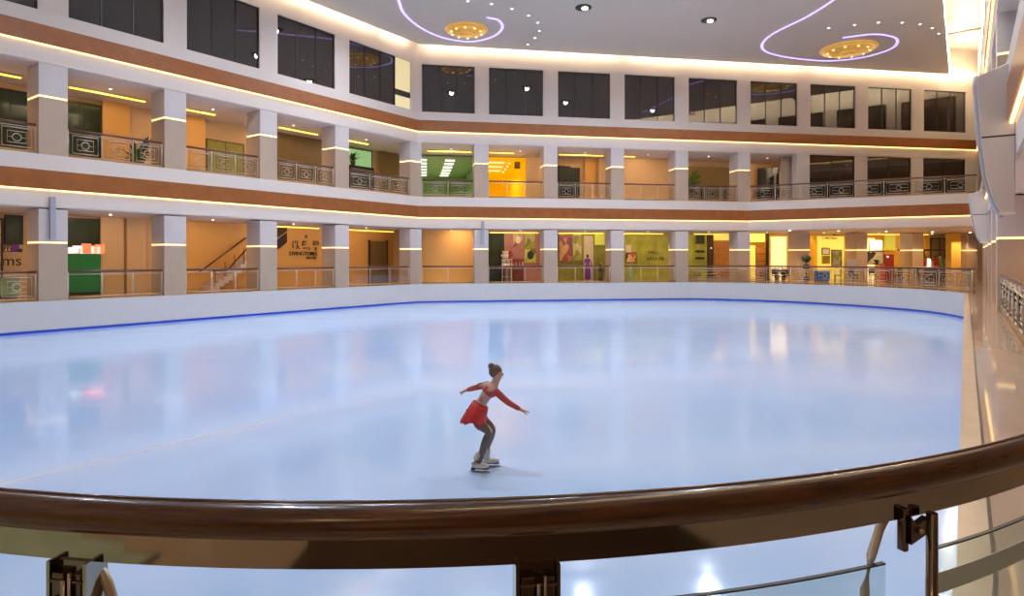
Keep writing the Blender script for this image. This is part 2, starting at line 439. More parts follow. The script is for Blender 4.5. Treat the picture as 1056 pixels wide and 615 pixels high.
# near wall behind the viewer, lid, ceiling
NEAR = Frame(LF.u*-7.0, 54.28-90)
struct(MB().prism([NEAR.p(-36,0), NEAR.p(9,0), NEAR.p(9,-.3), NEAR.p(-36,-.3)], 0, Z_TOP).build('wall_near', 'plaster'))
struct(MB().prism([LF.p(LX0,.7), isect(LF,.7,BF,.7), BF.p(43,.7), RF.p(0,.7)+Vector((1,0)), RF.p(RX1,.7)], Z_TOP, Z_TOP+.1).build('ceiling_upper', 'plaster'))
cq = [LF.p(LX0,-.40), isect(LF,-.40,BF,-.45), isect(BF,-.45,RF,-1.7), RF.p(RX1,-1.7)]
struct(MB().prism(cq, Z_CEIL, Z_CEIL+.3).build('ceiling', 'ceil'))
n = 60
def cove(F, a, b, t, name='cove', z=Z_CEIL+.08):
    global n; n += 1
    x = a
    while x < b-.5:
        e = min(x+13.6, b)
        struct(MB().box(x, e-.5, t, t+.04, z, z+.16).build('trim_%d' % n, name, mx=F.mtx())); n += 1
        x = e
cove(LF, -44, -.4, -.39); cove(BF, .4, 38.5, -.44); cove(RF, .6, 60, -1.69, 'covehot'); cove(BF, 38.9, 41.5, -.30, 'cove')
for k in range(1, 5):
    x = 3.0+9.2*k
    struct(MB().box(x, x+.35, -1.68, 0, 15.2, 15.45).build('trim_%d' % (n+k+10), 'soffit', mx=RF.mtx()))

# ---------------------------------------------------------------- columns
def column_proto(w, d):
    r = empty('stone_column')
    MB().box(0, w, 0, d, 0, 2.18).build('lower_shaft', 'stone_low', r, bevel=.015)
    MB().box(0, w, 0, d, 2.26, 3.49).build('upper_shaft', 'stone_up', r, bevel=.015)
    MB().box(.03, w-.03, .03, d-.03, 2.18, 2.26).build('core', 'stone_low', r)
    MB().box(.012, w-.012, .012, d-.012, 2.19, 2.25).build('light_strip', 'colstrip', r)
    return r
protos = {}
def column(F, x, z, w, label, group, t=0.0, d=1.2, h=3.58):
    key = (round(w,2), d)
    mx = F.mtx(x, t, z)
    if key not in protos:
        r = column_proto(w, d); protos[key] = r; r.matrix_world = mx
    else: r = copy_tree(protos[key], mx)
    return tag(r, label, 'column', group)
levels = [(0.0, 'ground arcade'), (Z_F2, 'upper gallery')]
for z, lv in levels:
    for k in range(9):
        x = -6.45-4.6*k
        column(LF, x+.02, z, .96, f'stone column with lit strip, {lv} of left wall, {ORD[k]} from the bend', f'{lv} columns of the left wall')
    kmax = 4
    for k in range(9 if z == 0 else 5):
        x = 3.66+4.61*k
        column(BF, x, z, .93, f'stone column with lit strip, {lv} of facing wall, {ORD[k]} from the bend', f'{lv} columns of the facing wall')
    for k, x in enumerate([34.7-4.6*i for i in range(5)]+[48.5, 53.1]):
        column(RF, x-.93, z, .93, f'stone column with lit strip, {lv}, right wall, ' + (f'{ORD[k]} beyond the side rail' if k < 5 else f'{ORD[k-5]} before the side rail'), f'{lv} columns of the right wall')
    # corner pier at the bend
    q = [LF.p(-.6,0), LF.p(0,0), BF.p(.28,0), BF.p(.28,1.0), LF.p(-.6,1.0)]
    r = empty('corner_column')
    cen = LF.p(0)
    qq = [p-cen for p in q]
    r.location = (cen.x, cen.y, z)
    MB().prism(qq, 0, 2.18).build('lower_shaft', 'stone_low', r)
    MB().prism(qq, 2.26, 3.49).build('upper_shaft', 'stone_up', r)
    c0 = sum(qq, Vector((0,0)))/len(qq)
    MB().prism([c0+(p-c0)*.975 for p in qq], 2.18, 2.26).build('light_strip', 'colstrip', r)
    tag(r, f'angled stone corner column at the bend of the two walls, {lv}', 'column')
# small grey blinds cases hanging on two ground columns
def hangbox(F, px0, px1, y0, y1, label):
    t = -.16; a, b = F.xl(px0, t), F.xl(px1, t)
    r = empty('grey_screen_case', F.mtx(a, t, 0))
    MB().box(0, b-a, 0, .12, F.zz((px0+px1)/2, y1, t), F.zz((px0+px1)/2, y0, t)).build('case', 'greyp', r, bevel=.01)
    MB().box((b-a)*.4, (b-a)*.6, .12, .155, F.zz(px0,y0,t)-.3, F.zz(px0,y0,t)-.1).build('bracket', 'greyp', r)
    tag(r, label, 'wall fitting')
hangbox(LF, 52, 58, 203, 247, 'slim grey upright box on the ground column above the green counter')
hangbox(BF, 496.5, 499.5, 228, 252, 'slim grey upright box on the ground column beside the blank orange bay')

# ---------------------------------------------------------------- gallery railings
def railing(pts, z, label, group, ornate=True, top='woodrail', h=1.1):
    pts = [Vector((p[0], p[1])) for p in pts]; c = pts[len(pts)//2]
    r = empty('gallery_railing'); r.location = (c.x, c.y, z)
    L = [Vector((p.x-c.x, p.y-c.y, 0)) for p in pts]
    up = Vector((0,0,1))
    MB().tube([p+up*h for p in L], .048, 8).build('handrail', top, r)
    MB().tube([p+up*(h-.12) for p in L], .014, 6).build('top_rail', 'bronze', r)
    lo = MB(); lo.tube([p+up*.07 for p in L], .03, 6, rz=.055); lo.build('bottom_rail', 'base_strip', r)
    for i, p in enumerate(L):
        MB().tube([p+up*.0, p+up*h], .022, 6).build('post', 'bronze', r)
        if i == len(L)-1: break
        q = L[i+1]; d = (q-p).normalized(); w = (q-p).length; nn = Vector((-d.y, d.x, 0))
        def pt(u, v, o=0): return p+d*u+up*v+nn*o
        g = MB(); a, b = .06, w-.06
        g.add([pt(a,.14,-.004),pt(b,.14,-.004),pt(b,h-.15,-.004),pt(a,h-.15,-.004),pt(a,.14,.004),pt(b,.14,.004),pt(b,h-.15,.004),pt(a,h-.15,.004)],
              [(0,3,2,1),(4,5,6,7),(0,1,5,4),(1,2,6,5),(2,3,7,6),(3,0,4,7)])
        g.build('glass_panel', 'railglass', r)
        if ornate:
            f = MB()
            for (x0, x1, y0, y1, rr) in ((.14, w-.14, .20, h-.2, .028), (.30, w-.30, .34, h-.34, .020)):
                f.tube([pt(x0,y0,-.02),pt(x1,y0,-.02),pt(x1,y1,-.02),pt(x0,y1,-.02)], rr, 5, closed=True)
            f.tube([pt(w/2+.14*math.cos(k*PI/6), .54+.14*math.sin(k*PI/6), -.02) for k in range(12)], .016, 5, closed=True)
            f.tube([pt(.28,.54,-.02), pt(w/2-.14,.54,-.02)], .01, 5); f.tube([pt(w/2+.14,.54,-.02), pt(w-.28,.54,-.02)], .01, 5)
            f.smooth = True
            f.build('scroll_frame', 'bronze', r)
    return tag(r, label, 'railing', group)
def bay_pts(F, a, b, t, n_): return [F.p(a+(b-a)*k/n_, t) for k in range(n_+1)]
LBAY = [(-5.43,-.62)]+[(-10.05-4.6*k, -6.45-4.6*k) for k in range(9)]
BBAY = [(.3,3.64)]+[(4.6+4.61*k, 8.25+4.61*k) for k in range(4)]
for z, lv in levels:
    for k, (a, b) in enumerate(LBAY):
        railing(bay_pts(LF, a+.03, b-.03, .12, 3 if k else 3), z, f'wood-topped glass railing, {lv}, left wall, {ORD[k]} bay from the bend', f'{lv} railings of the left wall', ornate=(z > 0 or k in (4,5,6)))
    for k, (a, b) in enumerate(BBAY):
        if z == 0 and k == 4: continue
        railing(bay_pts(BF, a+.03, b-.03, .12, 3 if k else 2), z, f'wood-topped glass railing, {lv}, facing wall, {ORD[k]} bay from the bend', f'{lv} railings of the facing wall', ornate=(z > 0 and k in (0,2,4)))
# terrace railing on the upper level, straight along the diagonal edge
dl = (DEND-DF.o).length
railing([DF.p(.1+(dl-.3)*k/8, .12) for k in range(9)], Z_F2, 'long ornate railing across the angled upper balcony before the dark glass', None)
# ground terrace railing follows the rounded rink end
oc = outw(.48)
i0 = min(range(len(RINK)), key=lambda i: (RINK[i]-Vector((12.2,43.15))).length)
i1 = min(range(len(RINK)), key=lambda i: (RINK[i]-Vector((21,29.2))).length)
path = [BF.p(18.35, .12)]+[BF.p(20.0,-.02), BF.p(21.6,-.15)]
arc = [p for p in oc[i0+9:i1+1]]
dense = arc
path = [BF.p(18.45,.12)]
tot = []; acc = 0
src = [BF.p(18.45,.10), Vector((16.2,43.2))]+[p for p in dense if p.x > 16.6]+[isect(RF, -.32, BF, 0)*0+Vector((22.3,30.4))]
for k in range(len(src)-1):
    a, b = src[k], src[k+1]; acc += (b-a).length
    if acc > 1.35 or k == len(src)-2: path.append(b); acc = 0
railing(path, 0, 'ornate wood-topped railing curving round the far end of the rink before the cafe', None)
# right side railing seen almost end on
railing([RF.p(34.75+1.53*k, .12) for k in range(10)], 0, 'ornate metal side railing on the ledge along the right wall', None)
for k in range(3):
    railing([RF.p(12.3+4.6*k+1.2*j, .12) for j in range(4)], 0, f'wood-topped side railing between far right wall columns, {ORD[k]} from the far end', 'far railings of the right wall', ornate=False)
railing([RF.p(13+1.7*k, .12) for k in range(13)], Z_F2, 'ornate upper railing running along the right wall gallery', None)

# ---------------------------------------------------------------- near railing in front of the viewer
RC = Vector((-.4, 5.16)); RR = 3.82
QL, QR = -35.7, 54.3          # the rail runs on straight beyond these bearings
def arcp(a, r=RR, z=0):
    b = min(max(a, QL), QR); q = math.radians(b); d = math.radians(a-b)*RR
    return Vector((RC.x+r*math.sin(q)+d*math.cos(q), RC.y-r*math.cos(q)+d*math.sin(q), z))
def ang_for(px):       # angle on the arc whose point stands on the sight line through column px
    best = min(((abs((lambda p: p.x/p.y*FPX+528-px)(arcp(a/20))), a/20) for a in range(-900, 1100)), key=lambda t: t[0])
    return best[1]
near = empty('curved_railing'); near.location = (0,0,0)
A0, A1 = -230, 74
angs = [A0, -180, -120, -80, -50, -36]+[-35+1.4*k for k in range(65)]+[60, 66, A1]
def band_arc(m, r0, r1, z0, z1, a0, a1, n_=40):
    P = [math.radians(0)]
    for k in range(n_):
        a, b = a0+(a1-a0)*k/n_, a0+(a1-a0)*(k+1)/n_
        vs = [arcp(a,r0,z0),arcp(b,r0,z0),arcp(b,r1,z0),arcp(a,r1,z0),arcp(a,r0,z1),arcp(b,r0,z1),arcp(b,r1,z1),arcp(a,r1,z1)]
        fs = [(4,5,6,7),(0,3,2,1),(0,1,5,4),(3,7,6,2)]
        if k == 0: fs.append((0,4,7,3))
        if k == n_-1: fs.append((1,2,6,5))
        m.add(vs, fs)
    return m
h = MB().tube([arcp(a, RR, 1.042) for a in angs], .041, 20, rz=.038)
h.build('handrail', 'wood', near)
MB().tube([arcp(a, RR-.006, 1.077) for a in angs], .007, 8).build('rail_bead', 'wood', near)
band_arc(MB(), RR-.006, RR+.006, .942, 1.012, A0, A1, 200).build('fascia_plate', 'steel', near)
posts = [ang_for(80), ang_for(553), ang_for(935)]
step = (posts[2]-posts[0])/2
allp = [posts[0]-20.5]+posts+[posts[2]+21]+[posts[0]-20.5-24*k for k in range(1,9)]
for i, a in enumerate(allp):
    q = math.radians(min(max(a, QL), QR))
    P = empty('post'); P.parent = near; p = arcp(a, RR, 0); P.location = p; P.rotation_euler = (0,0,q)
    # in this frame +x runs along the rail, -y points to the viewer
    slim = i == 3
    strut = [(-.035,.02,.958),(-.07,.02,.915),(-.10,.02,.85),(-.122,.02,.77),(-.13,.02,.62),(-.12,.02,.3)]
    if i == 1: strut = [(-x_*.8,.02,z_-.03) for x_,_,z_ in strut]
    if i != 2: MB().tube(strut, .011, 10).build('curved_strut', 'bronze', P)
    if slim:
        MB().box(-.036, -.020, -.022, .0, .865, .975).build('flat_bar', 'darksteel', P, bevel=.003)
        m_ = MB(); m_.add([(-.022,-.03,.885),(.040,-.03,.905),(.040,-.03,.945),(.0,-.03,.93),(-.022,-.03,.955),(-.022,-.012,.885),(.040,-.012,.905),(.040,-.012,.945),(.0,-.012,.93),(-.022,-.012,.955)],
             [(0,1,2,3,4),(9,8,7,6,5),(0,5,6,1),(1,6,7,2),(2,7,8,3),(3,8,9,4),(4,9,5,0)]); m_.build('bracket', 'darksteel', P)
        MB().tube([(.052,-.03,0),(.052,-.03,.955)], .0135, 14).build('rod', 'steel_dark', P)
        MB().ball((.005,-.034,.918), .008, 8).build('bolt', 'steel', P)
        continue
    MB().box(-.048, -.040, -.03, .03, .0, .948).build('flat_bar', 'steel', P)
    MB().box(.040, .048, -.03, .03, .0, .948).build('flat_bar', 'steel', P)
    MB().box(-.042, .042, -.012, .0, .70, .945).build('cover_plate', 'steel_dark', P)
    k = MB(); k.box(-.036, -.006, -.03, -.012, .80, .925).box(.012, .036, -.03, -.012, .80, .925).box(-.04,.04,-.034,-.012,.905,.912); k.build('clamp', 'darksteel', P, bevel=.003)
    MB().tube([(.0,-.036,.55),(.0,-.036,.915)], .0055, 10).tube([(.014,-.036,.55),(.014,-.036,.93)], .004, 10).build('rod', 'steel', P)
    for sx in (-.024, .026):
        MB().ball((sx,-.034,.87), .007, 8, (1,.6,1)).build('bolt', 'steel', P)
srt = sorted(allp)
for a_, b_ in zip(srt, srt[1:]):
    a, b = a_+1.2, b_-1.2; i = allp.index(a_)
    top = {0:.79, 1:.79, 2:.835, 3:.84}.get(i, .79)
    g = band_arc(MB(), RR-.005, RR+.005, .08, top, a, b, 16).build('glass_panel', 'nearglass', near)
    band_arc(MB(), RR-.0055, RR+.0055, top, top+.004, a, b, 16).build('glass_edge', 'mullion', g)
    if i == 3:
        band_arc(MB(), RR-.0075, RR-.0055,   .715, .77, a, b, 16).build('frosted_stripe', 'frost', g)
for nm, m_, x0, x1, y0, y1, lb in (('reflected_mat','darkbrown',-1.2,1.9,-1.9,-.15,'dark brown mat added unseen behind the viewer for steel reflections'),('reflected_rug','palegreen_reflected',-5.2,-2.3,-.4,1.2,'pale green rug added unseen left of the viewer for steel reflections')):
    r = empty(nm, Matrix.Translation((0,0,.001)))  # unseen mats added to vary what the steel fascia reflects
    MB().box(x0,x1,y0,y1,0,.012).build('pile', m_, r); MB().box(x0-.03,x1+.03,y0-.03,y1+.03,0,.006).build('border','black',r)
    tag(r, lb, 'mat')
tag(near, 'near curved balustrade with polished dark wood handrail and steel posts overlooking the ice', 'railing')

# unseen panes added on the near wall for the steel plate to reflect
for k, (x0, x1, m_, lb) in enumerate([(-16,-9.5,'whitelit_dim','pale glowing pane added unseen on the near wall for reflections'),(-8.5,-5.5,'reflected_dark_near','dark pane added unseen on the near wall for reflections'),(-4.8,-1.5,'orangewall','orange field added unseen on the near wall for reflections'),(-.8,1.2,'reflected_dark_near','narrow dark pane added unseen on the near wall for reflections'),(2,8.5,'reflected_warm_near','warm glowing pane added unseen on the near wall for reflections')]):
    r = empty('reflected_pane', NEAR.mtx(x0, 0, 0)); w_ = x1-x0
    MB().box(0,w_,.02,.08,.05,3.2).build('pane', m_, r)
    MB().box(-.06,0,0,.12,0,3.3).box(w_,w_+.06,0,.12,0,3.3).box(0,w_,0,.12,3.2,3.3).box(w_/2-.03,w_/2+.03,0,.1,.05,3.2).build('frame', 'mullion', r)
    tag(r, lb, 'shop front')
# ---------------------------------------------------------------- hanging curved fins on the right wall
def fin(x, label, zt=0, zb=0):
    F = RF; r = empty('curved_baffle', F.mtx(x, 0, 0))
    out = [(-.02,5.25),(.60,5.42),(.60,2.62),(.40,2.42),(.30,2.40),(.22,2.7),(.12,3.2),(.04,3.9)]
    # outline in (distance from wall, z); slab thickness runs along the wall
    pts = [(o_, z_) for o_, z_ in [(0,5.40+zt),(.58,5.18+zt),(.60,5.0+zt),(.53,3.9+zt*.6),(.45,3.2+zb),(.33,2.7+zb),(.18,2.40+zb),(0,2.42+zb)]]
    m = MB(); n_ = len(pts)
    vs = [(0,-a,b) for a,b in pts]+[(.16,-a,b) for a,b in pts]
    m.add(vs, [tuple(range(n_)), tuple(range(2*n_-1,n_-1,-1))]+[(i,n_+i,n_+(i+1)%n_,(i+1)%n_) for i in range(n_)])
    m.build('panel', 'panel', r, bevel=.02)
    e = MB().tube([(.08,-a-.012,b) for a,b in pts[1:7]], .055, 8); e.build('edge_tube', 'paneledge', r)
    MB().box(.155,.166,-.52,0,3.95+zt*.6,3.98+zt*.6).build('seam', 'mullion', r)
    MB().box(.155,.166,-.26,0,2.44+zb,2.50+zb).build('bottom_lip', 'cream', r)
    return tag(r, label, 'panel')
for x_, lb in ((43.2,'tall pale curved panel hanging off the right wall, the nearer larger one'),(24.6,'tall pale curved panel hanging off the right wall, the farther smaller one')):
    fin(x_, lb, *((0,0) if x_ > 40 else (-.75,-.15)))

# ---------------------------------------------------------------- ceiling fixtures
def on_ceil(px, py, z=Z_CEIL):
    Y = FPX*(z-EYE)/(HZ-py); return Vector(((px-528)/FPX*Y, Y, z))
def disc(px, py, rad, label):
    p = on_ceil(px, py); r = empty('ceiling_disc_lamp', Matrix.Translation(p))
    MB().lathe([(rad*.98,0),(rad,-.04),(rad*.96,-.10),(rad*.9,-.12)], 40).build('rim', 'gold', r)
    MB().lathe([(.02,-.30),(rad*.35,-.285),(rad*.7,-.22),(rad*.92,-.12)], 40).build('bowl', 'gold', r)
    for k in range(10):
        a = k*PI/5+.3
        MB().ball((rad*.72*math.cos(a), rad*.72*math.sin(a), -.24), .07, 6, (1,1,.5)).build('bulb', 'lamp_gold', r)
    MB().lathe([(.02,-.36),(rad*.28,-.34),(rad*.30,-.29)], 24).build('centre_boss', 'gold', r)
    return tag(r, label, 'ceiling lamp', 'golden disc lamps')
mat('lamp_gold', (1,.8,.4), .4, emis=(1,.66,.22), es=2.4)
disc(481, 30, 1.25, 'golden disc ceiling lamp inside the hook-shaped violet light line near the wall bend')
disc(875, 50, 1.68, 'larger golden disc ceiling lamp inside the closed violet loop toward the right')
def led(pts, label):
    P = [on_ceil(*q) for q in pts]; D = []
    P = [P[0]*2-P[1]]+P+[P[-1]*2-P[-2]]
    for i in range(1, len(P)-2):
        p0,p1,p2,p3 = P[i-1:i+3]
        for k in range(6):
            t = k/6; D.append(.5*((2*p1)+(p2-p0)*t+(2*p0-5*p1+4*p2-p3)*t*t+(3*p1-p0-3*p2+p3)*t**3))
    D.append(P[-2])
    o = MB().tube([q-Vector((0,0,.03)) for q in D], .075, 6, rz=.03).build('light_line', 'purple_led')
    return tag(o, label, 'light line', 'violet ceiling light lines')
led([(402,-30),(405,-14),(411,0),(417,14),(434,28.4),(457,38.6),(485,42.6),(508,37.5),(518,28.4),(514,20.5),(502,17.6)], 'violet light line hooking round the smaller golden disc on the ceiling')
led([(905,-35),(882,-16),(859,0),(832,17),(798,34),(786,45.5),(792,54),(820,60),(854.5,62.5),(889,59),(917,51),(925.6,43),(920,37.5),(900,35),(869,38.6)], 'violet light line looping round the larger golden disc on the ceiling')
lights = []
def downlight(p, r_, label, group, spot=0, big=False):
    r = empty('large_downlight' if big else 'downlight', Matrix.Translation(p))
    MB().lathe([(r_*.8,0),(r_*1.05,-.01),(r_*1.05,-.04),(r_*.8,-.045)], 20).build('trim_ring', 'lampring' if big else 'whitep', r)
    if big:
        MB().lathe([(r_*.82,-.01),(r_*.5,-.03),(.01,-.03)], 20).build('reflector', 'lampring', r)
        MB().ball((r_*.18,0,-.07), r_*.42, 8, (1,1,.4)).build('bulb', 'lamp', r)
    else:
        MB().ball((0,0,-.03), r_*.75, 6, (1,1,.4)).build('bulb', 'lamp', r)
    if spot: lights.append((p, spot))
    return tag(r, label, 'ceiling light', group)
for px,py,k in ((601.7,7.4,'nearer the smaller golden disc'),(731,20.5,'nearer the larger golden disc')):
    downlight(on_ceil(px,py), .42, f'large round dark-rimmed recessed spotlight in the ceiling, {k}', 'large recessed spotlights', 0, True)
for k,(u,v) in enumerate([(145,1),(188,6),(225,15),(255,27),(272,40),(275,55),(267,68),(254,80),(228,91)]):
    downlight(on_ceil(400+u/1.76, v/1.76), .10, f'tiny white ceiling spot beside the smaller golden disc, {ORD[k]} along its arc', 'ceiling spots by the smaller disc')
for k,(u,v) in enumerate([(800,50),(847,44),(890,40),(933,40),(966,43),(988,50),(1000,60)]):
    downlight(on_ceil(400+u/1.76, v/1.76), .10, f'tiny white ceiling spot above the larger golden disc, {ORD[k]} from the left', 'ceiling spots by the larger disc')

# ---------------------------------------------------------------- contents of the bays
def dl_bay_fill(F, x, z, label, group, t=2.2):  # added fixture to go with the fill spot of each bay
    p = F.p3(x, t, z-.045); r = empty('added_downlight', Matrix.Translation(p))
    MB().lathe([(.07,0),(.10,-.005),(.10,-.02),(.07,-.025)], 12).build('trim_ring', 'whitep', r)
    MB().ball((0,0,-.015), .06, 6, (1,1,.5)).build('bulb', 'lamp', r)
    return tag(r, label, 'ceiling light', group)
def rbox(F, px0, px1, py0, py1, t, d, name, m, parent=None, lab=None, cat=None, grp=None, z0=None, z1=None):
    a, b = F.xl(px0, t), F.xl(px1, t); pm = (px0+px1)/2
    za = F.zz(pm, py1, t) if z0 is None else z0; zb = F.zz(pm, py0, t) if z1 is None else z1
    mx = F.mtx(a, t, za)
    o = MB().box(0, b-a, 0, d, 0, zb-za).build(name, m, parent, None if parent else mx)
    if lab: tag(o, lab, cat, grp)
    return o, b-a, zb-za, mx
def galstrip(F, px0, px1, z, label, t=3.6):
    a, b = F.xl(px0, t), F.xl(px1, t)
    r = empty('cove_light', F.mtx(a, t, z-.12))
    MB().box(0, b-a, 0, .10, .0, .05).build('lamp_strip', 'galstrip', r)
    MB().box(-.03, b-a+.03, -.02, .12, .05, .08).build('housing', 'soffit', r)
    tag(r, label, 'light strip')
for k in range(10):
    xm = (LBAY[k][0]+LBAY[k][1])/2
    for z, lv in ((Z_OPEN1,'ground arcade'),(Z_OPEN2,'upper gallery')):
        dl_bay_fill(LF, xm+.4, z, f'added round fill light, {lv} of the left wall, {ORD[k]} bay from the bend', f'{lv} added fill lights left', 1.8)
for k in range(9):
    xm = .3+1.8+4.61*k if k else 2.0
    for z, lv in ((Z_OPEN1,'ground arcade'),(Z_OPEN2,'upper gallery')):
        dl_bay_fill(BF, xm+.3, z, f'added round fill light, {lv} of the facing wall, {ORD[k]} bay right of the bend', f'{lv} added fill lights facing', 1.8)
for k,(p0,p1) in enumerate([(72,150),(192,222),(288,328),(360,380)]):
    galstrip(LF, p0, p1, Z_OPEN2-.04, f'yellow light strip, upper left gallery soffit, {ORD[k]} bay from the picture edge', 2.6)
galstrip(LF, 0, 22, Z_OPEN2-.04, 'yellow light strip on the upper left gallery soffit at the picture edge', 2.6)
for k,(p0,p1) in enumerate([(441,486),(505,530),(577,622),(644,655)]):
    galstrip(BF, p0, p1, Z_OPEN2-.04, f'yellow light strip, upper facing gallery soffit, {ORD[k]} bay right of the bend', 2.4)
galstrip(LF, 284, 329, Z_OPEN1-.04, 'glowing strip over the wall sign of black lettering in the ground arcade', 3.6)
galstrip(LF, 358, 406, Z_OPEN1-.04, 'glowing strip over the brown lift door in the ground arcade', 3.6)
for k,(p0,p1) in enumerate([(505,555),(576,622),(644,684),(716,744)]):
    galstrip(BF, p0, p1, Z_OPEN1-.04, f'glowing strip above the ground shop front, {ORD[k]} shop right of the blank orange bay', 3.6)
galstrip(BF, 880, 958, Z_OPEN1-.05, 'long glowing yellow strip above the cafe counter on the ground terrace', 1.6)

def front(F, z0, z1, px0, px1, t, m, label, cat='shop front', frames=2, name='storefront', frame_m='mullion'):
    a, b = F.xl(px0, t), F.xl(px1, t)
    r = empty(name, F.mtx(a, t, z0)); w = b-a; h_ = z1-z0
    MB().box(0, w, .03, .08, 0, h_).build('pane', m, r)
    f = MB().box(0,.06,0,.1,0,h_).box(w-.06,w,0,.1,0,h_).box(0,w,0,.1,h_-.08,h_); 
    for k in range(1, frames): f.box(w*k/frames-.025, w*k/frames+.025, 0,.06,0,h_)
    f.build('frame', frame_m, r)
    return tag(r, label, cat)
def wallpanel(F, z0, z1, px0, px1, t, m, label, name='wall_cladding', cat='wall panel', d=.06):
    a, b = F.xl(px0, t), F.xl(px1, t); r = empty(name, F.mtx(a, t, z0))
    MB().box(0,b-a,0,d,0,z1-z0).build('panel', m, r, bevel=.01)
    return tag(r, label, cat), b-a
# -- ground, left wall
front(LF, 0, 3.3, -30, 3, 4.3, 'rearwall', 'beige shop wall at the left picture edge')
front(LF, 2.2, 3.45, 5, 24, 4.25, 'shopglass', 'dark shop window above the dark lettering at the left edge', 'window', 1)
sg = empty('shop_sign', LF.mtx(LF.xl(-4,4.15), 4.15, 0)); 
zt = LF.zz(10,274,4.15)
text('lettering', 'ams', .62, LF.xl(8,4.15)-LF.xl(-4,4.15), 0, LF.zz(10,274,4.15), 'darkbrown', sg, .02)
text('lettering', 'zu', .42, LF.xl(7,4.15)-LF.xl(-4,4.15), 0, LF.zz(10,260,4.15), 'darkbrown', sg, .02)
MB().box(0,.25,-.02,.02,0,.32).build('violet_mark','violet',sg).location = (LF.xl(12,4.15)-LF.xl(-4,4.15),0,LF.zz(10,260,4.15))
MB().box(0,.2,-.02,.02,0,.14).build('dot_mark','darkbrown',sg).location = (LF.xl(17,4.15)-LF.xl(-4,4.15),0,LF.zz(10,260,4.15))
tag(sg, 'dark letters ams with a violet mark on the beige shop wall', 'sign')
def counter(F, px0, px1, t, z1, d, m, label, cat='counter', topm='whitep', name='shop_counter'):
    a, b = F.xl(px0, t), F.xl(px1, t); r = empty(name, F.mtx(a, t, 0)); w = b-a
    MB().box(0,w,0,d,.1,z1-.04).build('body', m, r, bevel=.015)
    MB().box(-.03,w+.03,-.03,d+.03,z1-.04,z1).build('counter_top', topm, r, bevel=.01)
    MB().box(.05,w-.05,.05,d-.05,0,.1).build('plinth', 'darkbrown', r)
    return tag(r, label, cat), w, r
counter(LF, -6, 20, 2.9, .85, .7, 'palegreen', 'pale green bench behind the railing at the left edge', 'bench', 'green')
front(LF, 0, 3.45, 66, 104, 4.3, 'shopglass', 'dark glass shop behind the green counter', frames=1)
counter(LF, 66, 104, 3.4, 1.85, .7, 'green', 'deep green shop counter under a red lit display')
w0 = LF.xl(103,3.6)-LF.xl(72,3.6)
for k in range(7):
    px = 71+k*4.6
    a = LF.xl(px,3.5); hh = [.25,.32,.22,.42,.34,.3,.4][k]
    o = empty('display_sign', LF.mtx(a, 3.5, 1.85))
    MB().box(0,.36,0,.1,0,hh).build('face', ['whitelit','whitelit','cream','redlit','redlit','whitelit','redlit'][k], o)
    MB().box(.1,.26,.1,.2,0,.1).build('stand', 'black', o)
    tag(o, f'small glowing display on the green counter, {ORD[k]} from the left', 'display', 'lit displays on the green counter')
wallpanel(LF, 0, 3.54, 104, 128, 4.2, 'rearwall', 'beige wall panel right of the green counter', d=.25)
wallpanel(LF, 0, 3.54, 131, 150, 4.2, 'rearwall', 'narrow beige wall panel beside the recess right of the green counter', d=.2)
wallpanel(LF, 0, 3.54, 186, 262, 4.3, 'orangewall', 'plain tan wall behind the stair rail', d=.1)
# stair: flight with sloping rails rising to the right
st = empty('staircase', LF.mtx(LF.xl(214,3.2), 2.9, 0)); SL = LF.xl(262,3.2)-LF.xl(214,3.2)
sm = MB()
ns = 11
for k in range(ns): sm.box(SL*k/ns, SL*(k+1)/ns+.02, 0, 1.1, max(0,(k-1)*.165), (k+1)*.165)
sm.build('flight', 'soffit', st)
for yy in (0.02, 1.08):
    MB().tube([(0,yy,.95),(SL*.35,yy,1.0) if yy<.5 else (SL*.05,yy,1.0),(SL*1.0,yy,ns*.165+.95)], .045, 8).build('stair_rail', 'wood', st)
for k in range(5):
    x_ = SL*(k+.5)/5; MB().tube([(x_,.02,x_/SL*ns*.165),(x_,.02,x_/SL*ns*.165+.9)], .02, 6).build('baluster', 'darksteel', st)
tag(st, 'stairs with dark wood rails rising right behind the ground railing', 'staircase')
wallpanel(LF, 0, 3.54, 276, 340, 4.3, 'orangewall', 'orange wall carrying the black sign lettering', d=.1)
st2 = empty('stair_underside', LF.mtx(LF.xl(284,3.9), 3.9, 0)); wz = LF.xl(296,3.9)-LF.xl(284,3.9)
za, zb = LF.zz(290,257,3.9), 3.5
MB().prism_y([(-.4,za+.1),(wz*.3,za),(wz,za+.4),(wz,zb),(-.4,zb)], 0, .3).build('stringer','darkbrown',st2)
MB().tube([(-.3,-.03,zb-1.0),(wz,-.03,zb-.3)], .03, 6).build('stair_rail','bronze',st2)
tag(st2, 'dark underside of an upper stair flight beside the lettered orange wall', 'stair')
sg = empty('wall_sign', LF.mtx(LF.xl(313,4.25), 4.24, 0))
def lx(px): return LF.xl(px,4.24)-LF.xl(313,4.25)
text('lettering', 'LIVINGTOREL', .33, lx(313.5), 0, LF.zz(313,263.5,4.24), 'black', sg, .02)
text('lettering', 'DECOR', .22, lx(321), 0, LF.zz(321,267.2,4.24), 'darkbrown', sg, .02)
